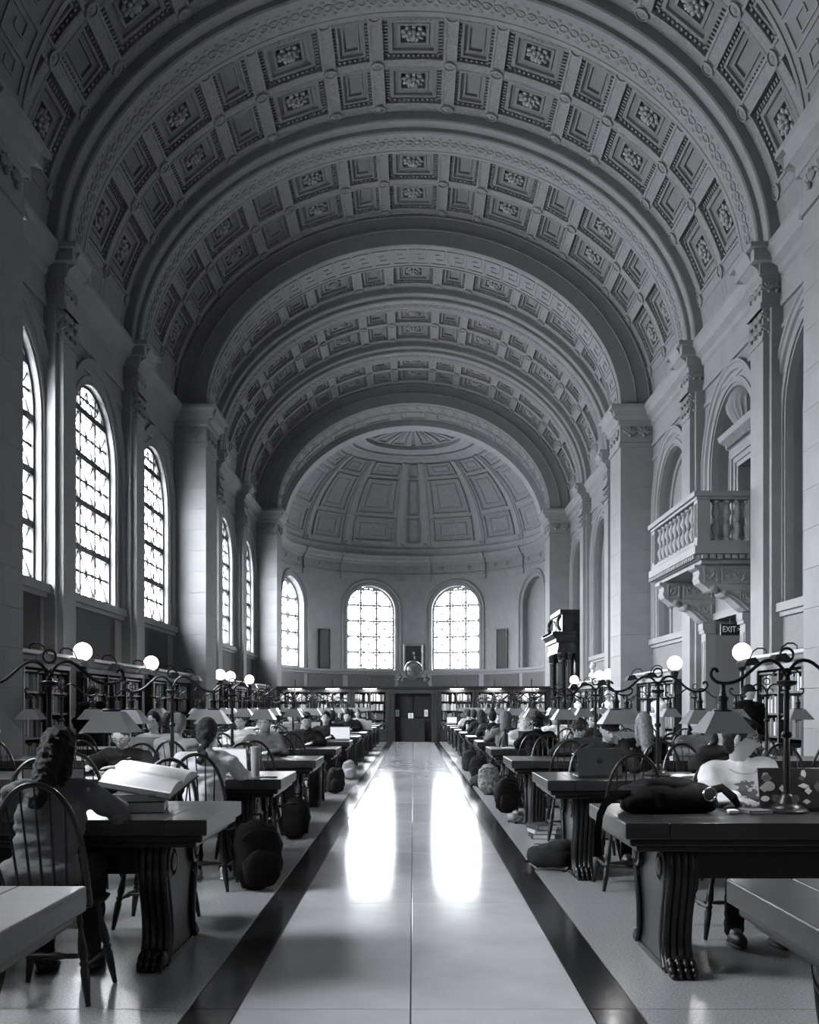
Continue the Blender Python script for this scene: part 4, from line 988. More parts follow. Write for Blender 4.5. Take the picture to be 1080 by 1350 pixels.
def make_table():
    r = empty('reading_table')
    for k in range(4):
        b = MB(); w_ = TW / 4; b.bbox((0, -TW / 2 + w_ * (k + .5), TZ - .04), (TL - .44, w_ - .0015, .08), .003); b.build('plank', TOPW, r)
    for sg in (-1, 1):
        b = MB(); b.bbox((sg * (TL / 2 - .11), 0, TZ - .04), (.218, TW, .08), .006); b.build('end_board', TOPW, r)
    b = MB(); b.bbox((0, 0, TZ - .1), (TL - .06, TW - .06, .04), .012); b.bbox((0, 0, TZ - .135), (TL - .14, TW - .14, .03), .008); b.build('edge_moulding', LEGW, r)
    b = MB(); b.box((0, 0, .56), (TL - .8, .5, .17)); b.build('apron', LEGW, r)
    prof = [(.655, .35), (.62, .372), (.56, .388), (.50, .388), (.42, .366), (.34, .333), (.26, .305), (.18, .292), (.12, .298), (.07, .325), (.03, .36)]
    for sx in (-1, 1):
        cx = sx * (TL / 2 - .31)
        b = MB(); poly = [(y, z) for z, y in prof] + [(-y, z) for z, y in reversed(prof)]
        poly = [(y * .93, z) for (y, z) in poly]
        vs = [Vector((cx + s_ * .055, y, z)) for s_ in (-1, 1) for (y, z) in poly]; k = len(poly)
        b.add(vs, [tuple(range(k)), tuple(range(k, 2 * k))] + [(i, (i + 1) % k, k + (i + 1) % k, k + i) for i in range(k)])
        b.box((cx, 0, .015), (.13, .62, .03)); sup = b.build('trestle', LEGW, r)
        for sy in (-1, 1):
            b = MB()
            for f in range(4): b.tube([(cx + (f - 1.5) * .036, sy * (y - .012), z) for z, y in prof], .0205, 8)
            for s_ in (-1, 1): b.tube([(cx + s_ * .066, sy * (y - .035), z) for z, y in prof[2:]], .020, 8)
            b.build('fluted_leg', LEGW, sup, True, ang=60)
            b = MB()
            for f in range(4):
                x = cx + (f - 1.5) * .037
                b.ball((x, sy * .375, .055), (.021, .045, .04), 8, 6); b.ball((x, sy * .412, .032), (.019, .03, .03), 8, 6); b.ball((x, sy * .438, .016), (.012, .018, .016), 6, 5)
            b.ball((cx, sy * .345, .05), (.075, .05, .05), 10, 6); b.build('lion_paw', LEGW, sup, True, ang=80)
            for s_ in (-1, 1):
                b = MB(); M = RY(s_ * pi / 2)
                b.lathe([(.088, -.01), (.088, .028), (.072, .034), (.066, .020), (.052, .020), (.046, .038), (.026, .042), (0, .046)], (cx + s_ * .055, sy * .285, .545), 20, M)
                b.tube([(cx + s_ * .06, sy * (.30 + .07 * cos(t)), .50 - .0 - .10 * t / 1.6) for t in [i * .2 for i in range(9)]], [.02 - .0015 * i for i in range(9)], 6)
                b.build('scroll', LEGW, sup, True, ang=50)
    return r
table0 = make_table(); TABLES = {}
for sg in (1, -1):
    for i, D in enumerate(ROWS[sg]):
        t = table0 if (sg == 1 and i == 0) else copy_tree(table0)
        t.location = (sg * (X0 + TL / 2), D + TW / 2, 0); TABLES[(sg, i)] = t
        tag(t, 'long dark oak reading table on lion-paw trestles, %s, %s' % (side_name(sg), row_name(i)), 'table', 'reading tables in two ranks')

# ------------------------------------------------------------------ bow-back chairs (faces +y; back towards -y)
def chair_parts():
    P = []
    bm = bmesh.new(); bmesh.ops.create_uvsphere(bm, u_segments=20, v_segments=8, radius=1)
    for v in bm.verts:
        x, y, z = v.co; e = 1.0 / max(1e-6, (abs(x) ** 4 + abs(y) ** 4) ** .25) if (x * x + y * y) > 1e-6 else 1
        rr = math.hypot(x, y); f = e * rr ** .5 if rr > 1e-6 else 0
        sx = .225 * (1 - .12 * (y < 0) * abs(y)); v.co = Vector((x * f * sx, y * f * .215, .445 + (.02 * (1 if z > 0 else -1) * abs(z) ** .5) - (.012 * (1 - rr) if z > 0 else 0)))
    b = MB(); b.addbm(bm); P.append(('seat', b.mesh('seat', CHAIRW, True, 60)))
    bow = []
    for k in range(25):
        t = pi * k / 24; x = -.205 * cos(t); z = .46 + .555 * sin(t) ** .62; y = -.165 - .13 * (z - .46) / .555
        if k in (0, 24): z = .45; y = -.14
        bow.append((x, y, z))
    b = MB(); b.tube(bow, .0135, 8, flat=(1.0, 1.25)); P.append(('bow', b.mesh('bow', CHAIRW, True)))
    for k in range(7):
        x = (k - 3) * .052; xt = x * 1.28; q = max(-.99, min(.99, xt / .205)); zt = .46 + .555 * (1 - q * q) ** .31 - .006; yt = -.165 - .13 * (zt - .46) / .555
        b = MB(); p0 = Vector((x, -.165, .455)); p1 = Vector((xt, yt, zt)); b.tube([p0.lerp(p1, t) for t in (0, .25, .5, .8, 1)], [.005, .0075, .0065, .005, .0045], 6); P.append(('spindle', b.mesh('spindle', CHAIRW, True)))
    LP = [(1, .018), (.92, .013), (.86, .016), (.78, .011), (.62, .021), (.52, .024), (.46, .016), (.44, .022), (.42, .022), (.40, .016), (.36, .022), (.2, .019), (0, .012)]
    feet = {}
    for sx in (-1, 1):
        for sy in (-1, 1):
            top = Vector((sx * .145, sy * .13, .435)); ft = Vector((sx * .215, sy * .205, 0)); feet[(sx, sy)] = (top, ft)
            b = MB(); b.tube([ft.lerp(top, t) for t, _ in reversed(LP)], [r_ for _, r_ in reversed(LP)], 8); P.append(('leg', b.mesh('leg', CHAIRW, True, 50)))
    mid = {k: v[1].lerp(v[0], .41) for k, v in feet.items()}
    def strt(a, c):
        b = MB(); b.tube([a.lerp(c, t) for t in (0, .2, .3, .38, .5, .62, .7, .8, 1)], [.009, .010, .014, .013, .021, .013, .014, .010, .009], 8); P.append(('stretcher', b.mesh('stretcher', CHAIRW, True, 50)))
    strt(mid[(-1, -1)], mid[(-1, 1)]); strt(mid[(1, -1)], mid[(1, 1)])
    strt(mid[(-1, -1)].lerp(mid[(-1, 1)], .5), mid[(1, -1)].lerp(mid[(1, 1)], .5))
    return P
CP = chair_parts()
cj = MB()
for n, me in CP: cj.add([v.co for v in me.vertices], [tuple(p.vertices) for p in me.polygons])
CHAIR_ONE = cj.mesh('bow_back_chair', CHAIRW, True, 50)
chair0 = empty('bow_back_chair')
for n, me in CP: place(n, me, chair0)
used = [False]; CHAIRS = {}
SEATX = [1.60, 2.48, 3.36, 4.24]
def chair(sg, row, side, k, dx=0.0, pull=0.0, rz=0.0, full=True):
    """side: -1 on the camera side of the table, facing the apse; +1 on the apse side"""
    D = ROWS[sg][row]; y = (D - .16 - pull) if side < 0 else (D + TW + .16 + pull)
    x = sg * (SEATX[k] + dx)
    if full:
        o = chair0 if not used[0] else copy_tree(chair0); used[0] = True
    else: o = place('bow_back_chair', CHAIR_ONE)
    o.location = (x, y, 0); o.rotation_euler = (0, 0, (0 if side < 0 else pi) + rz)
    tag(o, 'bow-back chair, %s from aisle, back to %s, at %s table from apse, %s' % (ORD[k], 'entrance' if side < 0 else 'apse', ORD[12 - row], side_name(sg)), 'chair', 'bow-back chairs at the reading tables')
    CHAIRS[(sg, row, side, k)] = o
    return o
special = {(1, 2, -1, 0): (.02, .02, 0), (1, 1, 1, 0): (.32, -.04, 0), (1, 1, 1, 1): (.3, .15, .1), (-1, 1, -1, 0): (.09, .14, 0), (-1, 2, -1, 0): (-.02, .16, 0), (-1, 2, -1, 1): (.02, .05, 0)}
rnd = random.Random(11)
for sg in (1, -1):
    for i in range(13):
        for side in (-1, 1):
            for k in range(4):
                if i == 0 and side < 0: continue
                if i >= 8 and k >= 3: continue
                if (sg, i, side, k) in ((1, 0, 1, 0), (-1, 0, 1, 0), (1, 1, -1, 0), (1, 1, -1, 1), (1, 0, 1, 1), (1, 1, -1, 2)): continue
                dx, pl, rz = special.get((sg, i, side, k), (rnd.uniform(-.05, .05), rnd.uniform(-.05, .12), rnd.uniform(-.12, .12)))
                chair(sg, i, side, k, dx, pl, rz, i <= 4)

# ------------------------------------------------------------------ twin-arm reading lamps on the tables
SHADE = mat('lamp_shade_enamel', 0.22, 0.28, 0.06, 6.0)
SHADEIN = mat('lamp_shade_white', 0.8, 0.6, 0.02)
BULB = mat('bulb_glow', 0.9, 0.4, 0.0, emit=(1.0, .98, .94, 14.0))
LMET = mat('lamp_bronze', 0.02, 0.34, 0.25, 10.0, metal=0.3, spec=.4)
def make_lamp():
    r = empty('reading_lamp')
    b = MB(); b.lathe([(.115, 0), (.115, .012), (.10, .022), (.085, .026), (.075, .04), (.05, .05), (.04, .07), (.035, .09), (.024, .10)], n=18); b.build('base', LMET, r, True)
    b = MB(); b.lathe([(.017, .09), (.017, .30), (.016, .40), (.024, .405), (.03, .42), (.024, .435), (.015, .44), (.014, .66), (.022, .665), (.02, .68), (.05, .69), (.055, .70), (.055, .71), (.02, .715), (.015, .74)], n=12); b.build('pole', LMET, r, True)
    b = MB(); b.tube([(.036 * cos(t), 0, .852 + .036 * sin(t)) for t in [2 * pi * k / 18 for k in range(18)]], .007, 6, closed=True); b.build('ring_finial', LMET, r, True)
    ap = [(0, .70), (.012, .76), (.04, .805), (.09, .828), (.14, .812), (.19, .768), (.24, .722), (.29, .70), (.345, .695), (.39, .708), (.415, .745), (.402, .778), (.378, .775), (.374, .758)]
    hs, ht, zb, zt = .137, .062, .43, .545
    for s_ in (-1, 1):
        b = MB()
        dense = []
        for (p, q) in zip(ap[:-1], ap[1:]): dense += [(s_ * (p[0] + (q[0] - p[0]) * t), 0, p[1] + (q[1] - p[1]) * t) for t in (0, .5)]
        dense.append((s_ * ap[-1][0], 0, ap[-1][1])); sm = [dense[0]] + [tuple((dense[i - 1][j] + 2 * dense[i][j] + dense[i + 1][j]) / 4 for j in range(3)) for i in range(1, len(dense) - 1)] + [dense[-1]]
        b.tube(sm, .0095, 8); b.tube([(s_ * (.03 + .045 * cos(t)), 0, .735 + .04 * sin(t)) for t in [pi * k / 10 for k in range(11)]], .005, 6); b.build('arm', LMET, r, True)
        sh = MB(); xc = s_ * .345
        for (h0, h1, z0, z1, inn) in ((hs, ht, zb, zt, 0),):
            c0 = [(xc + a * h0, c * h0, z0) for a, c in ((-1, -1), (1, -1), (1, 1), (-1, 1))]; c1 = [(xc + a * h1, c * h1, z1) for a, c in ((-1, -1), (1, -1), (1, 1), (-1, 1))]
            i0 = [(xc + a * (h0 - .004), c * (h0 - .004), z0) for a, c in ((-1, -1), (1, -1), (1, 1), (-1, 1))]
            sh.add(c0 + c1 + i0, [(k, (k + 1) % 4, 4 + (k + 1) % 4, 4 + k) for k in range(4)] + [(4, 5, 6, 7)] + [(k, (k + 1) % 4, 8 + (k + 1) % 4, 8 + k) for k in range(4)])
        so = sh.build('shade', SHADE, r)
        b = MB(); h0, h1 = hs - .006, ht - .006; c0 = [(xc + a * h0, c * h0, zb + .001) for a, c in ((-1, -1), (1, -1), (1, 1), (-1, 1))]; c1 = [(xc + a * h1, c * h1, zt - .006) for a, c in ((-1, -1), (1, -1), (1, 1), (-1, 1))]
        b.add(c0 + c1, [(k, (k + 1) % 4, 4 + (k + 1) % 4, 4 + k) for k in range(4)] + [(4, 5, 6, 7)]); b.build('shade_lining', SHADEIN, so)
        b = MB(); b.lathe([(.05, .545), (.05, .555), (.026, .56), (.024, .60), (.03, .605), (.03, .625), (.02, .63), (.014, .66), (.014, .70)], (xc, 0, 0), 12); b.build('socket', LMET, so, True)
        b = MB(); b.ball((xc, 0, .49), (.026, .026, .034), 10, 7); b.build('bulb', BULB, so, True)
        ld = bpy.data.lights.new('lamp_light', 'POINT'); ld.energy = LAMP_W; ld.shadow_soft_size = .03; lo = bpy.data.objects.new('lamp_light', ld); COL.objects.link(lo); lo.parent = r; lo.location = (xc, 0, .452)
    return r
LAMP_W = 4.2
lamp0 = make_lamp(); first = True; LAMPX = (2.02, 3.92)
for sg in (1, -1):
    for i, D in enumerate(ROWS[sg]):
        for k, lx in enumerate(LAMPX):
            l = lamp0 if first else copy_tree(lamp0); first = False
            l.location = (sg * lx, D + TW / 2, TZ); l.rotation_euler = (0, 0, 0)
            tag(l, 'bronze twin-arm lamp, %s end of the %s table from the apse, %s' % ('aisle' if k == 0 else 'wall', ORD[12 - i], side_name(sg)), 'lamp', 'twin-arm lamps on the reading tables')
# ================================================================== PEOPLE (local: seat centre above origin, facing +y)
from mathutils import noise as mnoise
SKIN = [mat('skin_%d' % i, c, 0.55, 0.05, 20.0) for i, c in enumerate((0.42, 0.32, 0.20))]
HAIRM = [mat('hair_%d' % i, c, 0.5, 0.3, 60.0, 0.6, 120, stretch=(3, 3, .5), spec=.25) for i, c in enumerate((0.006, 0.03, 0.26))]
CLOTH = {n: mat('cloth_' + n, c, 0.9, 0.10, 9.0, 0.25, 90, spec=.15) for n, c in (('white', .62), ('pale', .40), ('grey', .12), ('dark', .015), ('black', .005), ('denim', .03))}
SHOEW = mat('shoe_white', 0.5, 0.6); SHOEB = mat('shoe_black', 0.02, 0.5)
EYEW = mat('eye_white', 0.6, 0.3); PUP = mat('eye_iris', 0.015, 0.2); LIP = mat('lip', 0.17, 0.5)
def cap(b, p0, r0, p1, r1, n=14, m=5):
    p0, p1 = Vector(p0), Vector(p1); ax = p1 - p0; L = ax.length
    M = ax.to_track_quat('Z', 'Y').to_matrix() if L > 1e-6 else Matrix.Identity(3)
    prof = [(max(r0 * cos(a), 1e-4 if k else 0), r0 * sin(a)) for k, a in enumerate([-pi / 2 + pi / 2 * i / m for i in range(m)])] + [(r0, 0)] + [(r1, L)] + [(r1 * cos(a), L + r1 * sin(a)) for a in [pi / 2 * i / m for i in range(1, m)]] + [(0, L + r1)]
    b.lathe(prof, p0, n, M)
JOBS = []          # all remeshing is evaluated in one go by flush_jobs()
def remesh(b, voxel, it=4, name='m', nz=0.0, ns=12.0, seed=0.0, fold=0.0):
    me = bpy.data.meshes.new(name); me.from_pydata([tuple(p) for p in b.v], [], b.f)
    bm = bmesh.new(); bm.from_mesh(me); bmesh.ops.remove_doubles(bm, verts=bm.verts, dist=1e-5); bmesh.ops.recalc_face_normals(bm, faces=bm.faces); bm.to_mesh(me); bm.free()
    o = bpy.data.objects.new('tmp', me); COL.objects.link(o)
    md = o.modifiers.new('r', 'REMESH'); md.mode = 'VOXEL'; md.voxel_size = voxel; md.use_smooth_shade = True
    if it: sm = o.modifiers.new('s', 'SMOOTH'); sm.factor = .5; sm.iterations = it
    res = bpy.data.meshes.new(name); JOBS.append((o, me, res, nz, ns, seed, fold)); return res
def flush_jobs():
    dg = bpy.context.evaluated_depsgraph_get()
    outs = [bpy.data.meshes.new_from_object(j[0].evaluated_get(dg)) for j in JOBS]
    for (o, me, res, nz, ns, seed, fold), out in zip(JOBS, outs):
        bpy.data.objects.remove(o); bpy.data.meshes.remove(me)
        if nz:
            nm = [v.normal.copy() for v in out.vertices]
            for v, n_ in zip(out.vertices, nm):
                d = nz * mnoise.noise(v.co * ns + Vector((seed, seed * .7, 0)))
                if fold: d += fold * (abs(mnoise.noise(Vector((v.co.x * 5 + seed, v.co.y * 5, v.co.z * 14)))) - .25)
                v.co += n_ * d
        mats = list(res.materials); bm = bmesh.new(); bm.from_mesh(out); bm.to_mesh(res); bm.free(); bpy.data.meshes.remove(out)
        if not res.materials:
            for m_ in mats: res.materials.append(m_)
        res.polygons.foreach_set('use_smooth', [True] * len(res.polygons)); res.update()
    JOBS.clear()
def head_shape(b, c, R, n=52, m=40):
    vs = []; fs = []; ex = math.exp
    for j in range(m + 1):
        ph = -pi / 2 + pi * j / m
        for i in range(n):
            a = 2 * pi * i / n; dx, dy, dz = cos(ph) * cos(a), cos(ph) * sin(a), sin(ph)
            x, y, z = .074 * dx, .096 * dy, .118 * dz
            if dz < 0:
                x *= 1 - .26 * (-dz) ** 1.3
                if dy < 0: y *= 1 - .42 * (-dz) ** .8
            if dy > 0:
                f = max(0, dy)
                y += .024 * ex(-(x / .012) ** 2) * (ex(-((z + .030) / .017) ** 2) + .55 * ex(-((z + .006) / .02) ** 2)) * f
                y -= .012 * ex(-((abs(x) - .032) / .015) ** 2 - ((z - .010) / .011) ** 2)
                y += .005 * ex(-((z - .033) / .010) ** 2 - (x / .05) ** 2)
                y += .007 * ex(-((z + .064) / .009) ** 2 - (x / .022) ** 2) - .004 * ex(-((z + .066) / .003) ** 2 - (x / .022) ** 2)
                y += .010 * ex(-((z + .098) / .016) ** 2 - (x / .026) ** 2)
            vs.append(Vector(c) + R @ Vector((x, y, z)))
    for j in range(m):
        for i in range(n): fs.append((j * n + i, j * n + (i + 1) % n, (j + 1) * n + (i + 1) % n, (j + 1) * n + i))
    b.add(vs, fs)
    for s_ in (-1, 1): b.ball(Vector(c) + R @ Vector((s_ * .076, -.008, -.004)), (.010, .020, .032), 8, 6, R @ RZ(s_ * -.35))
def hand(b, wrist, d, nrm, s_, curl=.35):
    """palm and five fingers; d points along the hand, nrm out of its back, s_ = side the thumb is on"""
    d = Vector(d).normalized(); nrm = Vector(nrm); nrm = (nrm - d * nrm.dot(d)).normalized(); t = d.cross(nrm) * s_
    w = Vector(wrist)
    for k, off in enumerate((-.030, -.010, .010, .030)):
        a = w + d * .012 + t * off * .5; e = w + d * .085 + t * off; cap(b, a, .014, e, .0115, 8, 3)
        L = (.060, .072, .078, .070)[k]; p = e; dr = d.copy()
        for q, f in enumerate((.45, .32, .23)):
            dr = (dr - nrm * curl * (.5 + .35 * q)).normalized(); p2 = p + dr * L * f; cap(b, p, .0098 - .001 * q, p2, .0088 - .001 * q, 8, 3); p = p2
    p = w + d * .03 + t * .030; dr = (d * .75 + t * .65 - nrm * .25).normalized()
    for q, f in enumerate((.040, .032, .026)):
        p2 = p + dr * f; cap(b, p, .0125 - .001 * q, p2, .0112 - .001 * q, 8, 3); p = p2; dr = (dr + d * .25).normalized()
PCACHE = {}
ARMS = {'type': ((.25, .20, .835), (.11, .42, .845)), 'read': ((.26, .24, .835), (.15, .47, .842)), 'fold': ((.30, .30, .835), (.02, .42, .845)), 'reach': ((.27, .30, .835), (.20, .56, .842)),
        'chin': ((.20, .30, .845), (.105, .17, 1.03)), 'lap': ((.25, .05, .70), (.10, .22, .62))}
def person_meshes(pose, lean, pitch, yaw, armL, armR, hair, voxel=.009, seed=0):
    key = (pose, lean, pitch, yaw, armL, armR, hair, voxel)
    if key in PCACHE: return PCACHE[key]
    HZ = .55; stand = pose == 'stand'
    if stand: HZ = .95
    Rl = RX(-lean)
    def up(x, y, z): return Vector((0, 0, HZ)) + Rl @ Vector((x, y, z - .55))
    nb = up(0, -.02, 1.0); hc = nb + RX(-lean * .6) @ Vector((0, .025, .175)); Rh = RZ(yaw) @ RX(-pitch)
    sh = {s_: up(s_ * .175, -.01, .965) for s_ in (-1, 1)}
    arms = {}
    for s_, an in ((-1, armL), (1, armR)):
        e, w = ARMS[an]; e = Vector((s_ * e[0], e[1], e[2])); w = Vector((s_ * w[0], w[1], w[2]))
        if an == 'chin': w = hc + Vector((s_ * .10, .015, -.10)); e = Vector((s_ * .19, hc.y + .12, .835))
        if stand: e = sh[s_] + Vector((s_ * .06, -.02, -.29)); w = e + Vector((-s_ * .02, .12, -.22)) if an == 'lap' else e + Vector((0, .22, .08))
        arms[s_] = (e, w, an)
    legs = {}
    for s_ in (-1, 1):
        if stand: legs[s_] = (Vector((s_ * .09, 0, .90)), Vector((s_ * .10, .02, .50)), Vector((s_ * .10, -.01, .09)))
        else: legs[s_] = (Vector((s_ * .09, .02, .535)), Vector((s_ * .13, .40, .55)), Vector((s_ * .12, .36 - .06 * (seed % 3), .09)))
    def torso(b, g):
        b.ball((0, 0, HZ + .0), (.168 + g, .125 + g, .115 + g), 18, 12)
        b.ball(up(0, 0, .68), (.142 + g, .105 + g, .15 + g), 18, 12, Rl); b.ball(up(0, -.005, .84), (.160 + g, .112 + g, .165 + g), 18, 12, Rl)
        cap(b, sh[-1] * .8 + up(0, -.02, .98) * .2, .062 + g, sh[1] * .8 + up(0, -.02, .98) * .2, .062 + g); cap(b, up(0, -.02, .95), .085 + g, up(0, -.02, 1.02), .052 + g)
    def arm(b, g, to_wrist=1.0):
        for s_ in (-1, 1):
            e, w, an = arms[s_]; cap(b, sh[s_], .056 + g, e, .043 + g); cap(b, e, .043 + g, e.lerp(w, to_wrist), .029 + g)
    def leg(b, g):
        for s_ in (-1, 1):
            h, k, a = legs[s_]; cap(b, h, .085 + g, k, .058 + g); cap(b, k, .056 + g, a, .040 + g)
    out = {}
    b = MB(); torso(b, 0); arm(b, 0); leg(b, 0); cap(b, up(0, -.02, 1.0), .054, hc + Rh @ Vector((0, -.015, -.06)), .05); head_shape(b, hc, Rh)
    for s_ in (-1, 1):
        e, w, an = arms[s_]; d = (w - e).normalized()
        if an == 'chin': hand(b, w, Vector((-s_ * .35, .05, 1)), Vector((s_ * 1, .4, 0)), s_ * 1, .7)
        elif an == 'lap': hand(b, w, d, (0, .3, 1), -s_, .5)
        else: hand(b, w, Vector((d.x * .6, d.y, 0)), (0, 0, 1), -s_ if False else (1 if s_ < 0 else -1), .28)
        cap(b, legs[s_][2], .038, legs[s_][2] + Vector((0, .10, -.05)), .032)
    out['body'] = remesh(b, voxel, 2, 'person')
    b = MB(); torso(b, .016); arm(b, .015, .93)
    cc = up(0, -.015, 1.022); b.tube([cc + Rl @ Vector((.066 * cos(t), .066 * sin(t), -.012 * sin(t))) for t in [2 * pi * k / 20 for k in range(20)]], .013, 8, closed=True)
    for s_ in (-1, 1): e, w, an = arms[s_]; cap(b, e.lerp(w, .86), .046, e.lerp(w, .93), .042); cap(b, sh[s_].lerp(e, .75), .064, e, .060)
    b.ball(Vector((0, -.005, HZ + .03)), (.192, .148, .085), 18, 10)
    out['top'] = remesh(b, .011, 4, 'sweater', .012, 8, seed, .034)
    b = MB(); b.ball((0, 0, HZ - .02), (.178, .135, .11), 16, 10); leg(b, .014); out['trousers'] = remesh(b, .014, 4, 'trousers', .008, 9, seed, .012)
    sm = []
    for s_ in (-1, 1):
        a = legs[s_][2]; b = MB(); b.ball(a + Vector((0, .06, -.045)), (.045, .13, .042), 14, 8); b.ball(a + Vector((0, -.01, -.01)), (.045, .06, .05), 10, 8); b.ball((a.x, a.y + .058, .015), (.048, .134, .015), 14, 6); sm.append(b.mesh('shoe', SHOEB, True, 60))
    out['shoes'] = sm
    H = lambda x, y, z: hc + Rh @ Vector((x, y, z))
    b = MB(); nzh = .006
    b.ball(H(0, -.018, .030), (.084, .100, .104), 20, 14, Rh)
    if hair in ('short', 'curly'): b.ball(H(0, -.045, -.02), (.074, .062, .085), 16, 10, Rh); b.ball(H(0, .055, .085), (.055, .038, .032), 12, 8, Rh)
    if hair == 'curly': nzh = .022
    if hair in ('long', 'longlight'):
        for s_ in (-1, 1): cap(b, H(s_ * .062, -.02, .0), .034, H(s_ * .075, -.03, -.22), .03)
        cap(b, H(0, -.06, 0), .065, H(0, -.085, -.28), .055); nzh = .010
    if hair == 'bun': b.ball(H(0, -.06, .12), .05, 12, 8); b.ball(H(0, -.045, -.02), (.072, .06, .08), 14, 10, Rh)
    if hair == 'braid':
        b.ball(H(0, -.05, -.02), (.078, .06, .085), 14, 10, Rh)
        for k in range(7): b.ball(H((.014 if k % 2 else -.014), -.095 - .004 * k, .02 - .045 * k), (.034, .030, .032), 10, 7, RY(.6 if k % 2 else -.6))
    if hair == 'pony': b.ball(H(0, -.045, -.02), (.074, .06, .08), 14, 10, Rh); cap(b, H(0, -.10, .04), .035, H(0, -.14, -.16), .025)
    if hair == 'hood': b = MB(); b.ball(H(0, -.03, .015), (.105, .115, .13), 18, 12, Rh); cap(b, H(0, -.06, -.05), .09, up(0, -.05, 1.0), .10)
    if hair == 'cap':
        b = MB(); b.ball(H(0, -.03, -.01), (.080, .080, .085), 16, 10, Rh)
        c = MB(); c.ball(H(0, -.012, .05), (.086, .104, .085), 20, 12, Rh); c.ball(H(0, .10, .045), (.072, .075, .012), 14, 6, Rh @ RX(.18)); out['cap'] = remesh(c, .007, 2, 'cap')
    out['hair'] = remesh(b, .008, 2, 'hair', nzh, 40, seed)
    e = MB(); p = MB()
    for s_ in (-1, 1): e.ball(H(s_ * .031, .0805, .010), .0115, 10, 8); p.ball(H(s_ * .031, .0895, .009), (.0052, .0035, .0052), 8, 6, Rh)
    out['eyes'] = e.mesh('eyes', EYEW, True); out['pupils'] = p.mesh('pupils', PUP, True)
    b = MB()
    for s_ in (-1, 1): b.tube([H(s_ * x, y, z) for x, y, z in ((.014, .094, .028), (.03, .092, .033), (.048, .080, .028))], [.0025, .004, .002], 6)
    out['brows'] = b.mesh('eyebrows', HAIRM[0], True)
    b = MB(); b.ball(H(0, .092, -.065), (.020, .008, .008), 10, 6, Rh); out['lips'] = b.mesh('lips', LIP, True)
    b = MB()
    for s_ in (-1, 1): b.tube([H(s_ * .033 + .021 * cos(t), .106, .008 + .018 * sin(t)) for t in [2 * pi * k / 16 for k in range(16)]], .0022, 5, closed=True); b.tube([H(s_ * .053, .104, .010), H(s_ * .079, .06, .012), H(s_ * .081, -.01, .010)], .002, 5)
    b.tube([H(-.012, .108, .010), H(0, .112, .014), H(.012, .108, .010)], .002, 5); out['glasses'] = b.mesh('glasses', INK, True)
    b = MB(); b.tube([H(.093 * cos(t), -.005, .02 + .118 * sin(t)) for t in [pi * k / 16 for k in range(17)]], .008, 8)
    for s_ in (-1, 1): b.lathe([(.036, -.012), (.038, 0), (.03, .016), (0, .018)], H(s_ * .082, -.006, 0), 14, Rh @ RY(s_ * pi / 2))
    out['headphones'] = b.mesh('headphones', SHOEB, True)
    out['hc'] = hc; out['Rh'] = Rh
    PCACHE[key] = out
    return out
def setmat(o, m):
    if not o.data.materials: o.data.materials.append(m)
    o.material_slots[0].link = 'OBJECT'; o.material_slots[0].material = m
def person(x, y, face, label, pose='sit', lean=.15, pitch=.25, yaw=0.0, arms=('type', 'type'), hair='short', top='dark', legs='dark', skin=0, hairc=0, extra=(), voxel=.009, shoe=SHOEB, seed=0, group=None, rz=0.0):
    m = person_meshes(pose, lean, pitch, yaw, arms[0], arms[1], hair, voxel, seed)
    o = place('person', m['body'], None, (x, y, 0)); setmat(o, SKIN[skin]); o.rotation_euler = (0, 0, (pi if face < 0 else 0) + rz)
    tag(o, label, 'person', group or 'readers in the hall')
    t = place('sweater', m['top'], o); setmat(t, CLOTH[top]); t = place('trousers', m['trousers'], o); setmat(t, CLOTH[legs])
    for s_ in m['shoes']: t = place('shoe', s_, o); setmat(t, shoe)
    t = place('hood' if hair == 'hood' else 'hair', m['hair'], o); setmat(t, CLOTH[top] if hair == 'hood' else HAIRM[hairc])
    for k in ('eyes', 'lips'): place(k, m[k], o)
    place('pupils', m['pupils'], o); t = place('eyebrows', m['brows'], o)
    if hair == 'cap': t = place('cap', m['cap'], o); setmat(t, CLOTH['black'])
    for e in extra:
        if e in ('glasses', 'headphones'): place(e, m[e], o)
    return o
PER = {}
def seat_y(sg, row, side, pull=0.0): D = ROWS[sg][row]; return D - .14 - pull if side < 0 else D + TW + .14 + pull
# --- balcony side
p = person(1.96, seat_y(1, 1, 1, -.02), -1, 'man in white printed sweatshirt with glasses, head turned aside, behind a stickered laptop', lean=.10, pitch=.12, yaw=1.05, arms=('type', 'read'), top='white', skin=1, extra=('glasses',), voxel=.0065, seed=1); PER['R1'] = p
p = person(1.72, seat_y(1, 2, 1, -.02), -1, 'person in black cap resting cheek on hand behind a grey laptop', lean=.22, pitch=.40, yaw=.05, arms=('chin', 'reach'), hair='cap', top='dark', skin=1, voxel=.0065, seed=2, shoe=SHOEB); PER['R4'] = p
person(2.72, seat_y(1, 2, 1), -1, 'long dark-haired person in dark ribbed sweater leaning forward at the lamp', lean=.35, pitch=.45, yaw=.2, arms=('reach', 'fold'), hair='long', top='dark', skin=0, seed=3)
person(2.42, seat_y(1, 3, -1), 1, 'person with long fair hair in a black jacket, seen from behind', lean=.12, pitch=.25, arms=('type', 'type'), hair='long', hairc=2, top='black', seed=4)
person(1.90, seat_y(1, 3, 1), -1, 'curly dark-haired person in glasses bowed low over folded arms', lean=.55, pitch=.75, arms=('fold', 'fold'), hair='curly', top='dark', extra=('glasses',), skin=1, seed=5)
person(1.66, seat_y(1, 4, -1), 1, 'curly black-haired person in black seen from behind, beside the fair-haired reader', lean=.15, pitch=.2, hair='curly', top='black', seed=6)
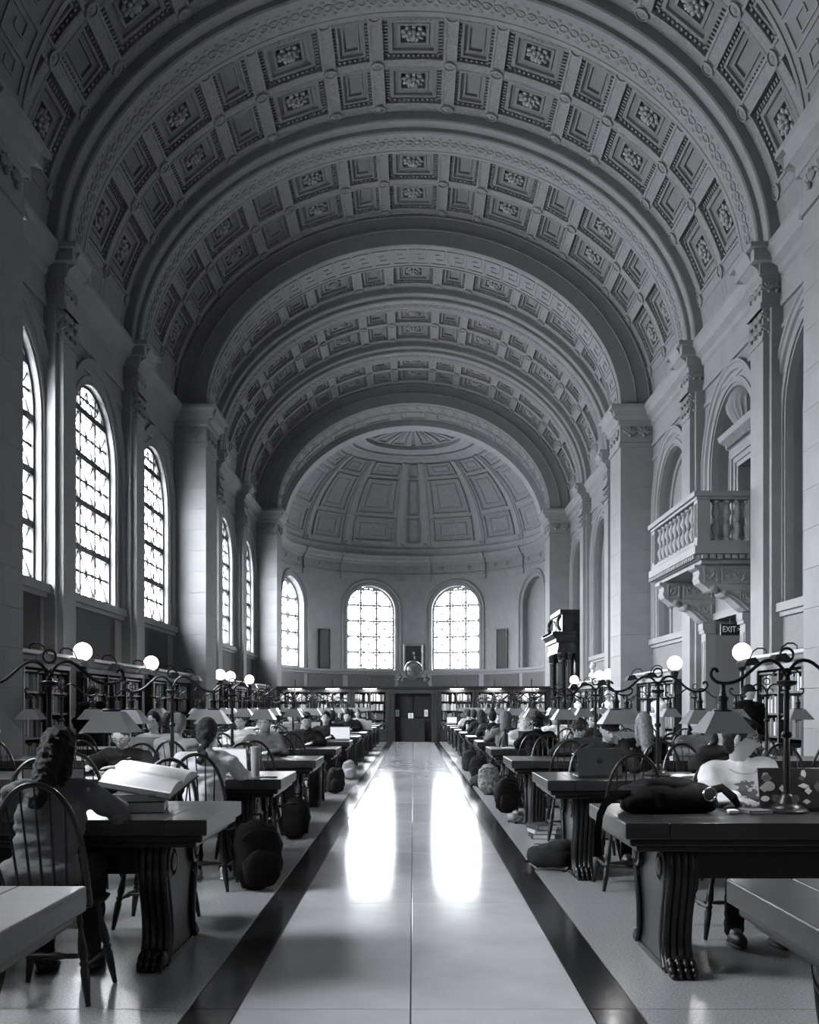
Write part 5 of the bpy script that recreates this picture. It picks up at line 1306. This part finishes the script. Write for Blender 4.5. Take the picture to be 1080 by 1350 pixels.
person(1.62, seat_y(1, 4, 1), -1, 'pale-faced person with fair tied hair looking down at a laptop', lean=.2, pitch=.3, hair='pony', hairc=2, top='pale', seed=7)
person(1.50, seat_y(1, 5, -1), 1, 'person in grey hooded top with hood up, leaning on the table', lean=.3, pitch=.35, hair='hood', top='grey', arms=('fold', 'reach'), seed=8)
person(1.50, seat_y(1, 6, -1), 1, 'person with hair in a bun and a dark sweater seen from behind', lean=.12, pitch=.2, hair='bun', top='dark', seed=9)
person(1.48, seat_y(1, 7, -1), 1, 'person with long straight black hair seen from behind, near the studded door', lean=.12, pitch=.2, hair='long', top='dark', seed=10)
person(1.52, seat_y(1, 9, -1), 1, 'dark-haired reader in a pale top at the far balcony-side tables', lean=.12, pitch=.2, hair='short', top='pale', seed=11)
# --- window side
person(-1.77, seat_y(-1, 1, -1, .14), 1, 'dark-haired person in a grey sweater seen from behind beside the open book', lean=.42, pitch=.40, yaw=-.15, arms=('reach', 'reach'), hair='long', top='grey', voxel=.008, seed=12)
person(-1.60, seat_y(-1, 2, -1, .16), 1, 'person with a thick braid and white shirt seen from behind', lean=.34, pitch=.35, arms=('read', 'read'), hair='braid', hairc=1, top='white', shoe=SHOEW, voxel=.008, seed=13)
person(-2.56, seat_y(-1, 2, 1), -1, 'person in glasses and dark shirt bowed over the table, face down', lean=.50, pitch=.62, arms=('fold', 'reach'), hair='pony', hairc=1, top='dark', extra=('glasses',), seed=14)
person(-3.05, seat_y(-1, 3, 1), -1, 'person wearing headphones and a pale hooded jacket facing the entrance', lean=.12, pitch=.05, yaw=-.2, hair='pony', top='pale', extra=('headphones',), seed=15)
person(-2.50, seat_y(-1, 3, -1), 1, 'fair-haired reader in a pale top seen from behind under the lamp arms', lean=.2, pitch=.3, hair='short', hairc=2, top='pale', seed=16)
person(-1.55, seat_y(-1, 4, 1), -1, 'dark-haired person in dark jacket hunched behind an open grey laptop', lean=.25, pitch=.35, yaw=.25, arms=('type', 'reach'), hair='short', top='dark', seed=17)
person(-1.52, seat_y(-1, 5, 1), -1, 'person with long black hair and a dark top looking down at white papers', lean=.2, pitch=.3, hair='long', top='dark', seed=18)
person(-1.55, seat_y(-1, 6, -1), 1, 'black-haired reader in black seen from behind, at the middle window-side tables', lean=.15, pitch=.2, hair='short', top='black', seed=19)
person(-1.52, seat_y(-1, 7, 1), -1, 'reader in dark top with hair tied up, at the far window-side tables', lean=.3, pitch=.4, hair='bun', top='dark', seed=20)
# --- further readers share these bodies
AR = [dict(lean=.2, pitch=.3, hair='long', seed=18), dict(lean=.15, pitch=.2, hair='short', seed=19), dict(lean=.2, pitch=.3, hair='short', seed=16), dict(lean=.3, pitch=.4, hair='bun', seed=20), dict(lean=.15, pitch=.2, hair='curly', seed=6)]
more = [(-1, 3, 1, 1.75, 1, 'grey'), (-1, 4, -1, 3.3, 0, 'dark'), (-1, 5, -1, 2.5, 2, 'white'), (-1, 6, 1, 2.45, 3, 'grey'), (-1, 8, -1, 1.55, 4, 'dark'), (-1, 9, 1, 1.6, 0, 'pale'), (-1, 10, 1, 1.7, 1, 'black'), (-1, 4, 1, 2.5, 3, 'white'),
        (1, 4, 1, 2.6, 1, 'dark'), (1, 5, 1, 2.45, 0, 'white'), (1, 6, 1, 1.7, 2, 'pale'), (1, 8, -1, 1.5, 1, 'black'), (1, 8, 1, 2.3, 3, 'grey'), (1, 10, -1, 1.6, 0, 'dark'), (1, 3, -1, 3.35, 4, 'white'), (1, 3, 1, 3.3, 0, 'grey')]
hn = {'long': 'long-haired', 'short': 'short-haired', 'bun': 'top-knotted', 'curly': 'curly-haired'}
for sg, row, side, x, k, tp in more:
    a = AR[k]; person(sg * x, seat_y(sg, row, side), 1 if side < 0 else -1, '%s reader in %s top, %s table from the apse, %s, %s' % (hn[a['hair']], tp, ORD[12 - row], side_name(sg), 'back to entrance' if side < 0 else 'facing entrance'), top=tp, hairc=(k * 7 + row) % 3 % 2, skin=row % 3, **a)
# --- two standing by the shelves
person(-4.95, 15.6, 1, 'dark-clothed person standing before the window-side bookcases', pose='stand', lean=.05, pitch=.3, yaw=-.4, arms=('read', 'read'), hair='short', top='black', seed=21, rz=.5)
person(5.12, 15.4, -1, 'person in black cap and black shirt standing by the balcony-side bookcases', pose='stand', lean=.0, pitch=.1, yaw=.6, arms=('lap', 'lap'), hair='cap', top='black', seed=22)
# white sweatshirt: soft grey print on the chest, necklace, earring
R1 = PER['R1']; m1 = person_meshes('sit', .10, .12, 1.05, 'type', 'read', 'short', .0065, 1)
sw = [c for c in R1.children if c.name.startswith('sweater')][0]
def print_mat():
    m = CLOTH['white'].copy(); m.name = 'printed_sweatshirt'; nt = m.node_tree; n = nt.nodes; l = nt.links; bs = n['Principled BSDF']; src = bs.inputs['Base Color'].links[0].from_socket
    tc = n.new('ShaderNodeTexCoord'); sp = n.new('ShaderNodeSeparateXYZ'); l.new(tc.outputs['Object'], sp.inputs[0])
    def band(sock, c, hw):
        a = n.new('ShaderNodeMath'); a.operation = 'SUBTRACT'; l.new(sock, a.inputs[0]); a.inputs[1].default_value = c
        q = n.new('ShaderNodeMath'); q.operation = 'ABSOLUTE'; l.new(a.outputs[0], q.inputs[0]); r_ = n.new('ShaderNodeMath'); r_.operation = 'LESS_THAN'; l.new(q.outputs[0], r_.inputs[0]); r_.inputs[1].default_value = hw; return r_.outputs[0]
    g = n.new('ShaderNodeMath'); g.operation = 'GREATER_THAN'; l.new(sp.outputs['Y'], g.inputs[0]); g.inputs[1].default_value = .06
    vo = n.new('ShaderNodeTexNoise'); vo.inputs['Scale'].default_value = 17; vo.inputs['Detail'].default_value = 5; l.new(tc.outputs['Object'], vo.inputs['Vector'])
    th = n.new('ShaderNodeMath'); th.operation = 'GREATER_THAN'; l.new(vo.outputs['Fac'], th.inputs[0]); th.inputs[1].default_value = .50
    cb = n.new('ShaderNodeVectorMath'); cb.operation = 'SUBTRACT'; l.new(tc.outputs['Object'], cb.inputs[0]); cb.inputs[1].default_value = (-.01, 0, .85)
    cs = n.new('ShaderNodeVectorMath'); cs.operation = 'MULTIPLY'; l.new(cb.outputs[0], cs.inputs[0]); cs.inputs[1].default_value = (9.0, 0, 12.0)
    ln = n.new('ShaderNodeVectorMath'); ln.operation = 'LENGTH'; l.new(cs.outputs[0], ln.inputs[0])
    ad = n.new('ShaderNodeMath'); ad.operation = 'ADD'; l.new(ln.outputs['Value'], ad.inputs[0]); l.new(vo.outputs['Fac'], ad.inputs[1])
    lt = n.new('ShaderNodeMath'); lt.operation = 'LESS_THAN'; l.new(ad.outputs[0], lt.inputs[0]); lt.inputs[1].default_value = 1.45
    cur = th.outputs[0]
    for s_ in (lt.outputs[0], g.outputs[0]):
        mu = n.new('ShaderNodeMath'); mu.operation = 'MULTIPLY'; l.new(cur, mu.inputs[0]); l.new(s_, mu.inputs[1]); cur = mu.outputs[0]
    mx = n.new('ShaderNodeMix'); mx.data_type = 'RGBA'; l.new(cur, mx.inputs['Factor']); l.new(src, mx.inputs['A']); mx.inputs['B'].default_value = (.13, .13, .135, 1); l.new(mx.outputs['Result'], bs.inputs['Base Color'])
    return m
setmat(sw, print_mat())
b = MB(); P = []
for k in range(20):
    t = 2 * pi * k / 20; P.append((.085 * cos(t), .045 + .085 * sin(t) + .03, 1.0 - .035 * sin(t)))
b.tube(P, .0018, 6, closed=True); b.build('necklace', mat('silver', .5, .25, .1, metal=.9), R1, True)
b = MB(); q = m1['hc'] + m1['Rh'] @ Vector((.080, -.012, -.042)); b.ball(q, .007, 8, 6); q = m1['hc'] + m1['Rh'] @ Vector((-.080, -.012, -.042)); b.ball(q, .007, 8, 6); b.build('earring', MATS['silver'], R1, True)

# ------------------------------------------------------------------ marble busts
b = MB(); head_shape(b, (0, 0, .46), Matrix.Identity(3)); b.ball((0, -.02, .50), (.086, .10, .10), 16, 10); cap(b, (0, -.01, .38), .055, (0, -.02, .26), .07); b.ball((0, -.01, .18), (.19, .10, .10), 16, 10); b.ball((0, 0, .10), (.12, .08, .08), 14, 10); b.lathe([(.09, 0), (.09, .02), (.05, .04), (.045, .10), (.06, .12)], n=14)
BUST = remesh(b, .010, 2, 'bust'); BUST.materials.append(MARBLE)
b = MB(); b.lathe([(.20, 0), (.20, .06), (.16, .09), (.14, .12), (.13, 1.1), (.15, 1.14), (.19, 1.18), (.19, 1.23)], n=16); PED = b.mesh('pedestal', MARBLE, True)
for (x, y, z, rz, t) in ((5.78, 32.6, 2.20, pi * .62, 'white marble bust on top of the bookcase beyond the big pier'), (5.42, 22.3, 0, pi * .8, 'white marble bust on a round pedestal beyond the balcony doorway'), (5.4, 33.2, 0, pi * .75, 'white marble bust on a pedestal near the black portal'), (5.4, 26.9 + 1.2, 0, pi * .75, 'white marble bust on a pedestal behind the big pier')):
    r = empty('marble_bust', (x, y, z), rz); tag(r, t, 'statue', 'marble busts along the blind-arch wall')
    if z == 0: place('pedestal', PED, r); place('bust', BUST, r, (0, 0, 1.23))
    else: place('bust', BUST, r)

flush_jobs()
# ================================================================== THINGS ON THE TABLES AND FLOOR
LAPG = mat('laptop_grey', 0.10, 0.35, 0.05, 8.0, metal=.5); LAPS = mat('laptop_silver', 0.38, 0.35, 0.05, 8.0, metal=.4); LAPB = mat('laptop_black', 0.015, 0.4, 0.1, 8.0)
KEYS = mat('laptop_keys', 0.01, 0.5); SCR = mat('screen_lit', 0.3, 0.2, 0.0, emit=(.9, .95, 1.0, .75)); SCRD = mat('screen_dark', 0.01, 0.1, 0.1, emit=(.9, .95, 1.0, .05))
def laptop(x, y, rz, label, lid=LAPG, screen=SCR, open_=1.85, w=.34, logo=None, z=TZ):
    r = empty('laptop', (x, y, z), rz); tag(r, label, 'laptop')
    b = MB(); b.bbox((0, 0, .009), (w, .235, .016), .006); base = b.build('base', lid, r)
    b = MB(); b.box((0, .035, .0175), (w - .05, .105, .003)); b.box((0, -.07, .0172), (.11, .07, .002)); b.build('keyboard', KEYS, base)
    M = T4(0, .115, .016) @ RX4(open_ - pi / 2)          # lid stands up from the back edge
    l = MB(); l.bbox((0, 0, .112), (w, .008, .224), .0035); lo = l.build('lid', lid, r); lo.matrix_local = M
    b = MB(); b.box((0, -.0055, .114), (w - .018, .003, .20)); b.build('screen', screen, lo)
    if logo == 'apple':
        b = MB(); 
        for dx in (-.009, .009): b.lathe([(.017, 0), (.017, .002), (0, .0022)], (dx, .004, .116), 14, RX(-pi / 2))
        b.lathe([(.016, 0), (.016, .002), (0, .0022)], (0, .004, .110), 14, RX(-pi / 2)); b.ball((.006, .0045, .143), (.004, .0015, .010), 8, 5, RY(.5)); b.build('emblem', INK, lo)
    if logo == 'stickers':
        rnd = random.Random(4); 
        for k in range(16):
            a, c = -w / 2 + .03 + rnd.random() * (w - .06), .02 + rnd.random() * .18; sx, sz = rnd.uniform(.015, .035), rnd.uniform(.012, .03)
            b = MB(); b.lathe([(1, 0), (1, .001), (0, .0012)], (0, 0, 0), rnd.choice((4, 6, 14))); vs = [Vector((a + v[0] * sx, .0045 + v[2] * (1 + k * .1), c + v[1] * sz)) for v in b.v]; b.v = [tuple(v) for v in vs]
            b.build('sticker', (PAPER, MATS['cloth_grey'], MATS['cloth_pale'])[k % 3], lo)
    return r
def super_ball(b, c, r, e=.5, n=24, m=16, M=None, nz=.0, seed=0):
    f = lambda v: (abs(v) ** e) * (1 if v >= 0 else -1); vs = []; fs = []
    for j in range(m + 1):
        ph = -pi / 2 + pi * j / m
        for i in range(n):
            a = 2 * pi * i / n; p = Vector((r[0] * f(cos(ph)) * f(cos(a)), r[1] * f(cos(ph)) * f(sin(a)), r[2] * f(sin(ph))))
            if nz: p *= 1 + nz * mnoise.noise(p * 14 + Vector((seed, 0, 0)))
            if M is not None: p = M @ p
            vs.append(p + Vector(c))
    for j in range(m):
        for i in range(n): fs.append((j * n + i, j * n + (i + 1) % n, (j + 1) * n + (i + 1) % n, (j + 1) * n + i))
    b.add(vs, fs)
BAGM = {'black': mat('bag_black', 0.005, 0.8, 0.2, 20.0, 0.3, 200, spec=.15), 'dark': mat('bag_dark', 0.02, 0.8, 0.25, 20.0, 0.3, 200, spec=.2), 'camo': mat('bag_patterned', 0.16, 0.8, 0.9, 22.0, 0.2, 150), 'pale': mat('bag_pale', 0.35, 0.8, 0.2, 20.0, 0.2, 150)}
def backpack(x, y, rz, label, m='black', s=1.0, lie=False, z=0.0, seed=1, group='bags on the floor'):
    r = empty('backpack', (x, y, z), rz); tag(r, label, 'bag', group)
    M = RX4(-pi / 2) if lie else Matrix.Identity(4); T = (T4(0, -.22 * s, .125 * s) if lie else Matrix.Identity(4)) @ M
    def fit(o): o.matrix_local = T
    b = MB(); super_ball(b, (0, 0, .225 * s), (.16 * s, .11 * s, .225 * s), .8, nz=.16, seed=seed); fit(b.build('body', BAGM[m], r, True, ang=70))
    b = MB(); super_ball(b, (0, -.10 * s, .15 * s), (.12 * s, .055 * s, .12 * s), .8, nz=.12, seed=seed + 2); fit(b.build('pocket', BAGM[m], r, True, ang=70))
    for sx in (-1, 1):
        b = MB(); b.tube([(sx * .07 * s, .09 * s, .41 * s), (sx * .075 * s, .15 * s, .36 * s), (sx * .08 * s, .155 * s, .22 * s), (sx * .09 * s, .13 * s, .10 * s), (sx * .10 * s, .09 * s, .05 * s)], .02 * s, 6, flat=(.3, 1.2)); fit(b.build('strap', BAGM['black'], r, True))
    b = MB(); b.tube([(-.035 * s, .06 * s, .43 * s), (-.03 * s, .06 * s, .48 * s), (.03 * s, .06 * s, .48 * s), (.035 * s, .06 * s, .43 * s)], .009 * s, 6); fit(b.build('handle', BAGM['black'], r, True))
    b = MB(); b.tube([(.12 * s * cos(t), -.075 * s - .028 * s * sin(t), .33 * s + .07 * s * sin(t)) for t in [pi * k / 12 for k in range(13)]], .005 * s, 5); fit(b.build('zip', BRONZE, r, True))
    return r
def closed_book(x, y, z, rz, w, d, t, m, label, group=None):
    r = empty('book', (x, y, z), rz); tag(r, label, 'book', group)
    b = MB(); b.box((0, 0, .002), (w, d, .004)); b.box((0, 0, t - .002), (w, d, .004)); b.box((-w / 2 + .002, 0, t / 2), (.004, d, t)); b.build('cover', m, r)
    b = MB(); b.box((.004, 0, t / 2), (w - .014, d - .012, t - .008)); b.build('page_block', PAPER, r); return r
def open_book(x, y, z, rz, label, w=.26, d=.36, t=.045, tilt=0.0, m=None, group=None):
    r = empty('open_book', (x, y, z), rz); r.rotation_euler = (tilt, 0, rz); tag(r, label, 'book', group)
    for s_ in (-1, 1):
        P = [(0, t * .35)] + [(w * k / 10, t * (.55 + .45 * sin(pi * min(1, k / 10 * 1.1 + .05)) ** .7 * (1 if k < 10 else .7))) for k in range(1, 11)] + [(w, .004), (0, .004)]
        b = MB(); b.prism([(s_ * px, pz) for px, pz in P], d, Matrix(((1, 0, 0, 0), (0, 0, -1, d / 2), (0, 1, 0, 0), (0, 0, 0, 1))).to_3x3().to_4x4() if False else (T4(0, d / 2, 0) @ RX4(pi / 2))); b.build('page_block', PAPER, r)
    b = MB(); b.box((0, 0, .002), (2 * w + .02, d + .02, .004)); b.build('cover', m or BOOKM[0], r); return r
def sheet(x, y, rz, label, w=.21, h=.297, n=3, group=None):
    b = MB()
    for k in range(n): b.box((.004 * k, -.003 * k, .001 + .0016 * k), (w, h, .0015), RZ(.02 * k))
    o = b.build('paper_sheets', PAPER, None, False, (x, y, TZ)); o.rotation_euler = (0, 0, rz); tag(o, label, 'paper', group); 
    b = MB()
    for k in range(7): b.box((0, h * (.36 - .11 * k), .0062), (w * .75, .006, .0006))
    b.build('printed_lines', mat('grey_print', .25, .8), o); return o
def bottle(x, y, label, m, h=.25, r=.036, kind='bottle'):
    o = empty(kind, (x, y, TZ)); tag(o, label, 'bottle')
    if kind == 'tumbler': b = MB(); b.lathe([(r * .82, 0), (r * .85, .01), (r, h * .45), (r * 1.06, h * .86)], n=18); b.build('body', m, o, True); b = MB(); b.lathe([(r * 1.1, h * .86), (r * 1.1, h * .94), (r * .9, h * .95), (0, h * .96)], n=18); b.build('lid', m, o, True)
    else:
        b = MB(); b.lathe([(r * .95, 0), (r, .008), (r, h * .70), (r * .9, h * .76), (r * .5, h * .83), (r * .5, h * .86)], n=18); b.build('body', m, o, True); b = MB(); b.lathe([(r * .6, h * .85), (r * .6, h), (0, h * 1.005)], n=14); b.build('cap', INK, o, True)
        b = MB(); b.tube([(r * .4 * cos(t), 0, h + r * .5 * sin(t)) for t in [pi * k / 8 for k in range(9)]], .004, 5); b.build('loop', INK, o, True)
    return o
STEEL = mat('tumbler_enamel', 0.38, 0.4, 0.05); BOTB = mat('bottle_black', 0.02, 0.35)
# --- window side
yb = ROWS[-1][1]
closed_book(-1.52, yb + .50, TZ, .18, .30, .38, .06, BOOKM[0], 'thick black-covered volume lying under the open book')
closed_book(-1.50, yb + .50, TZ + .06, .12, .28, .36, .04, BOOKM[1], 'dark closed volume wedged between the open book and the thick black one')
ob = open_book(-1.47, yb + .52, TZ + .155, .0, 'large open book with white curling pages propped on two volumes', .17, .42, .06, .0); ob.rotation_euler = Matrix(RZ(pi / 2 - .2) @ RX(.14) @ RY(-.30)).to_euler()
laptop(-1.98, yb + .42, .12, 'black laptop with dark screen beside the propped open book', LAPB, SCRD, 1.75)
y2 = ROWS[-1][2]
bottle(-1.285, y2 + .28, 'pale straight tumbler with lid near the braided reader', STEEL, .26, .038, 'tumbler')
laptop(-1.56, y2 + .44, .0, 'laptop with bright screen in front of the braided reader', LAPS, SCR, 1.9)
b = MB(); b.bbox((0, 0, .005), (.075, .15, .009), .003); o = b.build('phone', LAPB, None, False, (-1.18, y2 + .20, TZ)); o.rotation_euler = (0, 0, 1.2); tag(o, 'black phone lying beside the pale tumbler', 'phone'); b = MB(); b.box((0, 0, .0098), (.068, .14, .0008)); b.build('screen', SCRD, o)
sheet(-1.30, ROWS[-1][3] + .35, .5, 'white paper on the window-side table behind the tumbler')
laptop(-1.70, ROWS[-1][4] + .42, pi + .15, 'open grey laptop in front of the hunched dark-haired person', LAPG, SCR, 1.8)
laptop(-3.0, ROWS[-1][3] + .6, pi, 'grey laptop in front of the person wearing headphones', LAPG, SCR, 1.8)
sheet(-2.5, y2 + .60, .1, 'white papers under the bowed person in glasses')
# --- balcony side
y1 = ROWS[1][1]
r = empty('backpack', (1.40, y1 + .60, TZ), .12); tag(r, 'large black backpack lying on the reading table beside the white sweatshirt', 'bag')
b = MB(); super_ball(b, (0, 0, .075), (.25, .18, .08), .6, 30, 18, None, .16, 3); super_ball(b, (-.02, -.02, .12), (.17, .12, .065), .7, 24, 14, None, .2, 8); b.build('body', BAGM['black'], r, True, ang=80)
b = MB(); super_ball(b, (-.20, -.10, .05), (.10, .07, .045), .6, 18, 12, None, .1, 5); b.build('pocket', BAGM['black'], r, True, ang=80)
b = MB(); b.tube([(-.22, -.04, .09), (-.33, -.10, .10), (-.40, -.14, .06), (-.435, -.16, .0), (-.452, -.17, -.10), (-.446, -.17, -.22)], .022, 6, flat=(1.2, .25)); b.build('strap', BAGM['black'], r, True)
b = MB(); b.tube([(.20, -.02, .10), (.27, -.09, .13), (.32, -.12, .08), (.36, -.10, .03), (.30, -.05, .012)], .02, 6, flat=(1.2, .3)); b.build('strap', BAGM['black'], r, True)
b = MB(); b.tube([(.17 + .035 * cos(t), -.16, .10 + .035 * sin(t)) for t in [2 * pi * k / 14 for k in range(14)]], .006, 6, closed=True); b.build('carry_ring', MATS['silver'], r, True)
laptop(2.06, y1 + .66, pi + .03, 'black laptop covered in stickers in front of the white sweatshirt', LAPB, SCR, 1.75, .36, 'stickers')
closed_book(1.83, y1 + .50, TZ, .2, .14, .19, .02, BOOKM[2], 'small grey notebook lying between the backpack and the stickered laptop')
b = MB(); super_ball(b, (0, 0, .013), (.032, .026, .013), .6); o = b.build('earbud_case', PAPER, None, True, (1.70, y1 + .43, TZ), ang=80); tag(o, 'small white earbud case beside the black backpack', 'case')
y2r = ROWS[1][2]
laptop(1.50, y2r + .42, pi + .04, 'grey laptop with dark apple emblem in front of the capped person', LAPG, SCR, 1.72, .36, 'apple')
open_book(2.28, y2r + .40, TZ, .1, 'open white-paged book lying at the foot of the lamp, right of the grey laptop', .17, .24, .02)
sheet(1.95 + .62, y2r + .3, .2, 'white papers in front of the long dark-haired person')
laptop(1.92, ROWS[1][3] + .48, pi, 'dark laptop before the bowed curly-haired person', LAPG, SCR, 1.75)
bottle(1.27, ROWS[1][4] + .42, 'black flask with loop cap at the aisle end of a balcony-side table', BOTB, .27, .045)
laptop(1.62, ROWS[1][4] + .5, pi, 'grey laptop before the fair-haired person with tied hair', LAPG, SCR, 1.75)
bottle(1.25, ROWS[1][5] + .6, 'grey capped bottle standing on the table of the hooded reader', mat('bottle_grey', .2, .3), .22, .036)
bottle(1.22, ROWS[1][7] + .5, 'pale bottle on the table of the long black-haired reader', mat('bottle_pale', .4, .3), .22, .036)
# papers and books along the further tables
rnd = random.Random(21)
for sg in (-1, 1):
    for i in range(4, 12):
        for q in range(3):
            x = sg * (1.30 + q * .75 + rnd.uniform(-.1, .1)); y = ROWS[sg][i] + rnd.uniform(.18, .34) + (.45 if rnd.random() < .5 else 0); k = rnd.random()
            w_ = '%s table from the apse, %s, %s' % (ORD[12 - i], side_name(sg), ('aisle end', 'by the lamp', 'past the lamp')[q])
            if k < .5: sheet(x, y, rnd.uniform(-.4, .4), 'white papers on the ' + w_, group='papers on the far tables')
            elif k < .8: open_book(x, y, TZ, rnd.uniform(-.3, .3), 'open book on the ' + w_, .15, .22, .02, group='open books on the far tables')
            else: laptop(x, y + .0, pi if rnd.random() < .5 else 0, 'open silver laptop on the ' + w_, LAPS, SCR, 1.8)
# white sign holders glowing in the light
for sg, i, x in ((-1, 3, 2.2), (-1, 4, 2.08), (1, 5, 2.3)):
    r = empty('sign_holder', (sg * x, ROWS[sg][i] + .3, TZ)); tag(r, 'upright white card in a clear holder on the %s table from the apse, %s' % (ORD[12 - i], side_name(sg)), 'sign')
    b = MB(); b.box((0, 0, .115), (.11, .006, .21)); b.build('card', PAPER, r); b = MB(); b.bbox((0, 0, .006), (.12, .08, .012), .003); b.build('foot', LAPS, r)
# bags on the floor
backpack(-1.16, 7.55, .4, 'black backpack slumped on the floor against the braided reader\'s table leg', 'black', 1.15, seed=2)
backpack(-1.22, 10.45, -.2, 'round black bag on the floor beside the window-side table leg behind the tumbler', 'black', .95, seed=3)
backpack(-1.22, 15.9, .3, 'grey bag on the floor by the middle window-side tables', 'dark', .9, seed=4)
backpack(-1.2, 18.9, .1, 'pale bag on the floor by the far window-side tables', 'pale', .8, seed=5)
backpack(1.17, 8.45, 1.2, 'dark backpack lying flat on the floor by the grey laptop table leg', 'dark', .9, True, seed=6)
backpack(1.20, 11.95 - .1, .5, 'small patterned pouch on the floor behind the balcony-side table leg', 'camo', .5, True, seed=7)
backpack(1.20, 12.95, .2, 'black backpack standing on the floor beside the table with the flask', 'black', 1.0, seed=8)
backpack(1.17, 15.65, -.2, 'patterned pale backpack on the floor by the aisle', 'camo', 1.05, seed=9)
backpack(1.12, 17.2, .5, 'slumped dark duffel-like backpack on the floor by the aisle', 'dark', .8, True, seed=10)
backpack(1.20, 18.5, -.2, 'black backpack on the floor behind the patterned one', 'black', 1.05, seed=11)
backpack(1.18, 21.4, .3, 'dark rounded backpack on the floor at the far balcony-side tables', 'dark', 1.0, seed=12)
for k, (w_, d_, t_) in enumerate(((.24, .32, .05), (.23, .30, .04), (.22, .30, .05))):
    closed_book(1.34, 10.55, sum((.05, .04, .05)[:k]), .15 * k, w_, d_, t_, BOOKM[(0, 4, 0)[k]], ('lowest thick black', 'middle pale', 'topmost black')[k] + ' book of the small stack on the floor by the table leg', 'stack of books on the floor')
